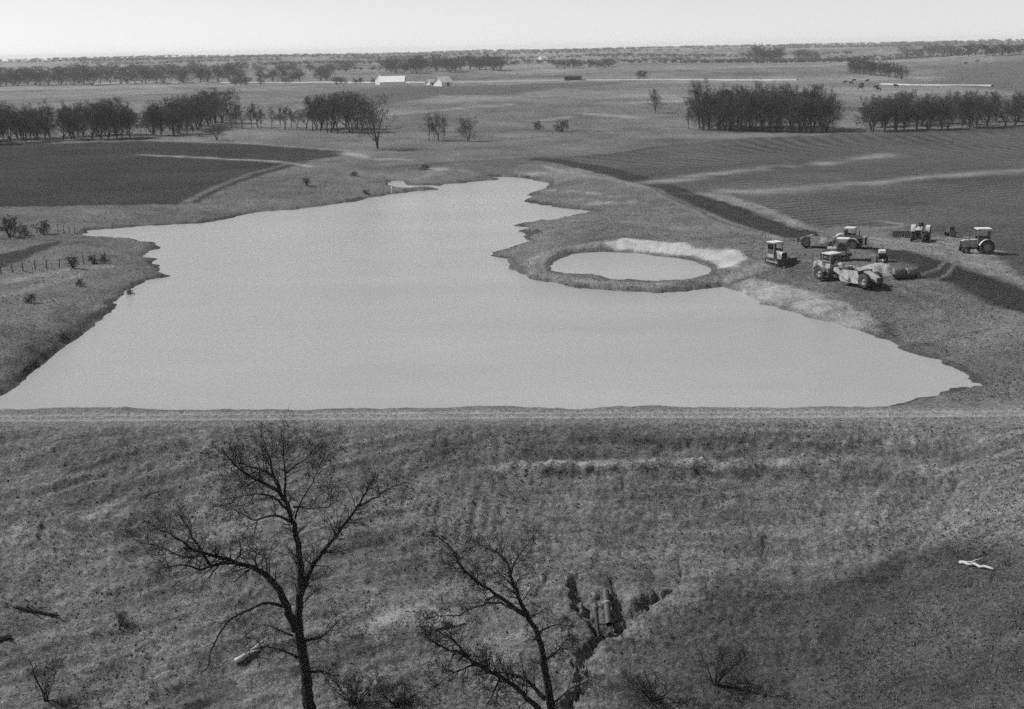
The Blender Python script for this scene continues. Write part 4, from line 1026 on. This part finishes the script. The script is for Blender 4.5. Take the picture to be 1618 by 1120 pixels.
# shrubs on the banks
for k, (px, py, h, lab) in enumerate([(48, 478, 17, 'round dark shrub alone on the left bank above the fence'), (127, 452, 13, 'dark shrub beside a patch of burnt scrub on the left bank'),
    (116, 424, 20, 'dark shrub at the end of the post fence'), (148, 417, 14, 'small leafless shrub past the end of the post fence'), (165, 416, 14, 'last small leafless shrub along the fence line'),
    (17, 374, 30, 'tall leafless shrub beside the narrow water inlet'), (68, 370, 22, 'small leafless shrub by the narrow water inlet, next to the tall shrub'), (40, 372, 16, 'low leafless shrub under the tall shrub by the inlet'),
    (485, 294, 13, 'dark lone shrub on the far bank above the lake'), (578, 306, 7, 'tiny dark shrub on the far shore'), (672, 268, 9, 'dark low scrub in the marshy creek bed'), (560, 278, 8, 'dark low scrub at the marshy pool'),
    (887, 208, 20, 'small leafless shrub on the open pasture'), (850, 205, 14, 'low shrub beside the grassy hollow on the open pasture'), (205, 468, 12, 'scrubby dark shrub at the waterline of the left bank')]):
    lone(SHRUB[k % 3], px, py, h, lab, 1.2 if h > 10 else 2.0, 'shrub', 'shrub', None, 2.0)
# fence
fp = hit([(2, 434), (20, 431), (37, 429), (56, 427), (74, 425), (94, 422), (112, 420), (132, 417), (150, 415), (166, 413)])
e = empty('post_fence', (fp[0][0], fp[0][1], float(surf(*fp[0][:2])[0]))); tag(e, 'wire fence of short dark posts across the left bank', 'fence')
tops = []
pm = MB().tube([(0, 0, -.2), (0, 0, 1.15)], .065, 6)
first = None
for k, p in enumerate(fp):
    z = float(surf(p[0], p[1])[0]); loc = Vector((p[0], p[1], z)) - Vector(e.location)
    if first is None: first = pm.build('post', M['dark_wood'], e); o = first
    else: o = first.copy(); col.objects.link(o)
    o.location = loc; o.rotation_euler = (rnd.uniform(-.08, .08), rnd.uniform(-.08, .08), 0); tops.append(loc)
for h in (.55, .95): MB().tube([tuple(p + Vector((0, 0, h))) for p in tops], .012, 4).build('wire', M['wire'], e)
# stakes by the inlet
sp = hit([(92, 369), (101, 370), (110, 370), (118, 370), (134, 369)])
for k, p in enumerate(sp):
    o = (MB().tube([(0, 0, -.2), (0.03, 0, .6), (0.0, .02, 1.2)], [.06, .055, .05], 6)).build('stake', M['dark_wood'], None)
    o.location = (p[0], p[1], float(surf(p[0], p[1])[0])); tag(o, 'thin dark stake standing at the tip of the narrow inlet', 'stake', 'stakes at the inlet')
p = spot(619, 307); o = MB().tube([(0, 0, -.3), (0, 0, 1.1), (0, 0, 1.5)], [.09, .09, .06], 8).build('marker_post', M['white'], None); o.location = p; tag(o, 'white marker post on the far shore at the mouth of the inlet', 'post')

# logs
def log(a, b, r_, mat, label, branches=2, seed=1):
    rg_ = random.Random(seed); A, B = spot(*a), spot(*b); c = (A + B) / 2; c.z = float(surf(c.x, c.y)[0])
    t = empty('fallen_log', c); tag(t, label, 'log'); A = A - c; B = B - c
    n = 7; pts = [A.lerp(B, k / n) + Vector((rg_.gauss(0, .04), rg_.gauss(0, .04), r_ * .8 + rg_.gauss(0, .03))) for k in range(n + 1)]
    MB().tube(pts, [r_ * (1 - .4 * k / n) for k in range(n + 1)], 9).build('log_stem', mat, t)
    for k in range(branches):
        i = rg_.randint(1, n - 1); d = (B - A).normalized() + Vector((rg_.uniform(-.9, .9), rg_.uniform(-.9, .9), rg_.uniform(.1, .7)))
        q = pts[i] + d * rg_.uniform(.4, .9)
        MB().tube([pts[i], pts[i].lerp(q, .5) + Vector((0, 0, .04)), q], [r_ * .4, r_ * .28, r_ * .1], 6).build('broken_branch', mat, t)
log((372, 1048), (408, 1030), .17, M['pale'], 'pale split log lying beside the trunk of the large bare tree', 3, 3)
log((22, 958), (88, 972), .2, M['dark_wood'], 'dark fallen log on the lower slope above the lone sapling', 4, 4)
log((-14, 1012), (16, 1010), .2, M['dark_wood'], 'short dark log end lying below the fallen dark log', 1, 5)
log((1515, 890), (1572, 900), .11, M['pale'], 'bleached forked branch lying on the dark grassy hillside', 5, 6)
log((690, 996), (735, 988), .07, M['wood'], 'thin broken branch lying by the patch of pale bare soil', 3, 7)
# clods thrown up along the dam face and the banks
rg3 = np.random.default_rng(3); S = []
ico = [(1, 0, 0), (-1, 0, 0), (0, 1, 0), (0, -1, 0), (0, 0, 1), (0, 0, -1)]
icf = [(0, 2, 4), (2, 1, 4), (1, 3, 4), (3, 0, 4), (2, 0, 5), (1, 2, 5), (3, 1, 5), (0, 3, 5)]
P = np.stack([rg3.uniform(-40, 40, 16000), CA - 2.6 - 33 * rg3.random(16000)], 1); cl = fbm(P[:, 0] / 3.5, P[:, 1] / 3.5, 131, 2)
P = P[cl > -.1]; zz = surf(P[:, 0], P[:, 1]); sz = .025 + .085 * rg3.random(len(P)) ** 5
V = []; F = []
base = np.array(ico, float)
for i in range(len(P)):
    j = base * sz[i] * rg3.uniform(.6, 1.3, (6, 3)) + np.array([P[i, 0], P[i, 1], zz[i] + sz[i] * .25]); V.append(j); F.append(np.array(icf) + 6 * i)
o = mesh_np('loose_clods', np.concatenate(V), np.concatenate(F), M['ground'], smooth=False, attr=np.repeat(np.full(len(P), .11), 6)); tag(o, 'loose clods of earth strewn over the dam face', 'clods', kind='stuff')

# dry grass in tufts, thick on the natural ground and thin on the graded face
def tufts(name, P, H_, label, blades=5):
    n = len(P); zz_ = surf(P[:, 0], P[:, 1]); V = np.zeros((n, blades, 3, 3))
    for b_ in range(blades):
        a = rg3.uniform(0, 2 * math.pi, n); lean = rg3.uniform(.2, .9, n) * H_; hh = H_ * rg3.uniform(.5, 1.0, n); w = .16 * H_ + .01
        ox = P[:, 0] + rg3.normal(0, .25, n) * H_; oy = P[:, 1] + rg3.normal(0, .25, n) * H_
        for k, sg in enumerate((-1, 1)):
            V[:, b_, k] = np.stack([ox - np.sin(a) * w * sg, oy + np.cos(a) * w * sg, zz_ - .03], 1)
        V[:, b_, 2] = np.stack([ox + np.cos(a) * lean, oy + np.sin(a) * lean, zz_ + hh], 1)
    V = V.reshape(-1, 3); F = np.arange(len(V)).reshape(-1, 3)
    o = mesh_np(name, V, F, M['tuft'], smooth=False); tag(o, label, 'grass', kind='stuff')
P = np.stack([rg3.uniform(-38, 38, 60000), 53 + (CA - 2.8 - 53) * rg3.random(60000)], 1)
natural = sstep(.2, 1.2, smooth_h(P[:, 0], P[:, 1]) - (CREST_Z - (-crest_s(P[:, 0], P[:, 1]) - 2) / 2.9))
dens = np.clip(.02 + .6 * natural + .4 * fbm(P[:, 0] / 4, P[:, 1] / 4, 141, 3), 0, 1)
P = P[rg3.random(len(P)) < dens]; tufts('grass_tufts', P, rg3.uniform(.05, .16, len(P)), 'dry winter grass in tufts over the slope below the dam')
th_ = rg3.uniform(-R(25), R(25), 60000); rr = 1 / rg3.uniform(1 / 270.0, 1 / 98.0, 60000); P = np.stack([rr * np.sin(th_), rr * np.cos(th_)], 1)
keep = (sdist(P[:, 0], P[:, 1], LAKE, 30) > .5) & (sdist(P[:, 0], P[:, 1], POND, 30) > 1.2) & (TILL(P[:, 0], P[:, 1]) < .5) & (crest_s(P[:, 0], P[:, 1]) > 3.5)
for q, _ in LIGHTS[1:3]: keep &= ~inside(P[:, 0], P[:, 1], q)
keep &= fbm(P[:, 0] / 6, P[:, 1] / 6, 143, 3) > -.25
P = P[keep]; tufts('grass_tufts', P, rg3.uniform(.05, .2, len(P)), 'dry winter grass in tufts around the lake shores', 4)

# ------------------------------------------------------------------ farm
def gabled(name, px, L, Wd, hw, hr, rz, label, cat='building', wall='white', roof='tin', door=True, wins=3, dz=0):
    p = spot(*px) if not isinstance(px, Vector) else px
    t = empty(name, p, rz); tag(t, label, cat)
    MB().add([(-L / 2, -Wd / 2, -.5), (L / 2, -Wd / 2, -.5), (L / 2, Wd / 2, -.5), (-L / 2, Wd / 2, -.5), (-L / 2, -Wd / 2, hw), (L / 2, -Wd / 2, hw), (L / 2, Wd / 2, hw), (-L / 2, Wd / 2, hw), (-L / 2, 0, hr - .1), (L / 2, 0, hr - .1)],
        [(0, 1, 5, 4), (2, 3, 7, 6), (1, 2, 6, 9, 5), (3, 0, 4, 8, 7)]).build('wall', M[wall], t)
    o_ = .5; dz_ = (hr - hw) / (Wd / 2) * o_
    rf = MB()
    for sy in (-1, 1):
        a = [(-L / 2 - o_, sy * (Wd / 2 + o_), hw - dz_), (L / 2 + o_, sy * (Wd / 2 + o_), hw - dz_), (L / 2 + o_, 0, hr), (-L / 2 - o_, 0, hr)]
        rf.add(a + [(x, y, z + .18) for x, y, z in a], [(0, 1, 2, 3), (7, 6, 5, 4), (0, 4, 5, 1), (1, 5, 6, 2), (2, 6, 7, 3), (3, 7, 4, 0)])
    rf.build('roof', M[roof], t)
    if door: MB().box((L * .1, -Wd / 2 - .03, 1.1), (1.6, .1, 2.2)).build('door', M['dark_wood'], t)
    for k in range(wins):
        x = -L / 2 + L * (k + .5) / wins
        if door and abs(x - L * .1) < 1.4: continue
        w = MB().box((x, -Wd / 2 - .02, hw * .58), (.9, .1, 1.1)).build('window', M['glass'], t)
    return t
gabled('barn', (621, 136), 14, 8, 2.6, 5.6, R(-4), 'long low white barn with a bright tin roof at the farm', 'barn', wins=0, door=False)
gabled('farmhouse', (605, 133), 7, 6.5, 4.4, 7.8, R(48), 'white gabled farmhouse standing behind the long white barn', 'house', wins=2)
gabled('shed', (680, 133.5), 4, 3.2, 1.9, 3.2, R(45), 'tiny white shed beside the tall white gabled barn', 'shed', wins=0)
gabled('gable_barn', (700, 136), 8, 7, 2.4, 5.2, R(44), 'tall white gabled barn at the end of the farm', 'barn', roof='tin', wins=1)
gabled('livestock_shed', (905, 127), 11.5, 4.5, 2.4, 2.9, R(3), 'dark flat-roofed shed alone beside the gravel road', 'shed', 'dark_wood', 'dark_wood', wins=0)
gabled('far_house', (857, 95), 11, 8, 3.4, 6.5, R(40), 'white house far off among the horizon woods', 'house', wins=0, door=False)
for k, (px, py) in enumerate([(1284, 74), (1374, 72), (1390, 80), (478, 96)]):
    gabled('far_house', (px, py + 2), rnd.uniform(7, 9), 6, 3, 5, R(rnd.uniform(20, 70)), 'tiny white house showing among the far woods on the skyline', 'house', wins=0, door=False)['group'] = 'tiny far houses on the skyline'

# ------------------------------------------------------------------ cattle on the far pasture
def cow_mesh():
    pts = [(-1.0, 0, 1.2), (-.5, 0, 1.12), (0, 0, 1.08), (.55, 0, 1.15), (.85, 0, 1.35), (1.1, 0, 1.5), (1.45, 0, 1.32),
           (.6, .2, .75), (.6, .2, .35), (.6, .2, .03), (.6, -.2, .75), (.6, -.2, .35), (.6, -.2, .03),
           (-.85, .2, .8), (-.95, .2, .4), (-.88, .2, .03), (-.85, -.2, .8), (-.95, -.2, .4), (-.88, -.2, .03), (-1.15, 0, 1.0), (-1.2, 0, .5), (1.08, .22, 1.6), (1.08, -.22, 1.6)]
    rad = [.3, .38, .4, .38, .25, .2, .12, .16, .09, .08, .16, .09, .08, .2, .1, .08, .2, .1, .08, .05, .04, .05, .05]
    ed = [(0, 1), (1, 2), (2, 3), (3, 4), (4, 5), (5, 6), (3, 7), (7, 8), (8, 9), (3, 10), (10, 11), (11, 12), (0, 13), (13, 14), (14, 15), (0, 16), (16, 17), (17, 18), (0, 19), (19, 20), (5, 21), (5, 22)]
    me = bpy.data.meshes.new('cow_skeleton'); me.from_pydata(pts, ed, []); o = bpy.data.objects.new('cow', me); col.objects.link(o)
    m = o.modifiers.new('skin', 'SKIN'); o.modifiers.new('sub', 'SUBSURF').levels = 1
    for v, r_ in zip(me.skin_vertices[0].data, rad): v.radius = (r_, r_)
    me.skin_vertices[0].data[2].use_root = True
    dg = bpy.context.evaluated_depsgraph_get(); ev = bpy.data.meshes.new_from_object(o.evaluated_get(dg)); bpy.data.objects.remove(o)
    ev.materials.clear(); ev.materials.append(M['cow']); return ev
cm = cow_mesh(); cm.name = 'cow'
for k, (px, py) in enumerate([(1335, 132), (1345, 134), (1349, 129.5), (1361, 136), (1360, 141), (1370, 130), (1384, 140), (1388, 143), (1416, 139), (1526, 102), (1544, 98)]):
    o = link(bpy.data.objects.new('cow', cm)); o.location = spot(px, py); o.rotation_euler = (0, 0, rnd.choice((0, math.pi)) + rnd.uniform(-.5, .5)); o.scale = (1.15,) * 3
    tag(o, 'black cow grazing on the far pasture' if k < 9 else 'black cow on the edge of the far dark pasture hill', 'cow', 'cattle on the far pasture' if k < 9 else 'cattle at the pasture hill')

# ------------------------------------------------------------------ haze
hz = MB().box((0, 0, 8.0), (18600, 18600, 56)).build('haze', M['dark'])
hz.data.materials.clear(); hm = bpy.data.materials.new('haze_air'); hm.use_nodes = True; hn = hm.node_tree.nodes; hn.clear()
ho = hn.new('ShaderNodeOutputMaterial'); pv = hn.new('ShaderNodeVolumePrincipled'); pv.inputs['Color'].default_value = (1, 1, 1, 1); pv.inputs['Density'].default_value = .00011
hm.node_tree.links.new(pv.outputs[0], ho.inputs['Volume']); hz.data.materials.append(hm); tag(hz, 'thin pale haze over the whole valley', 'haze', kind='stuff')
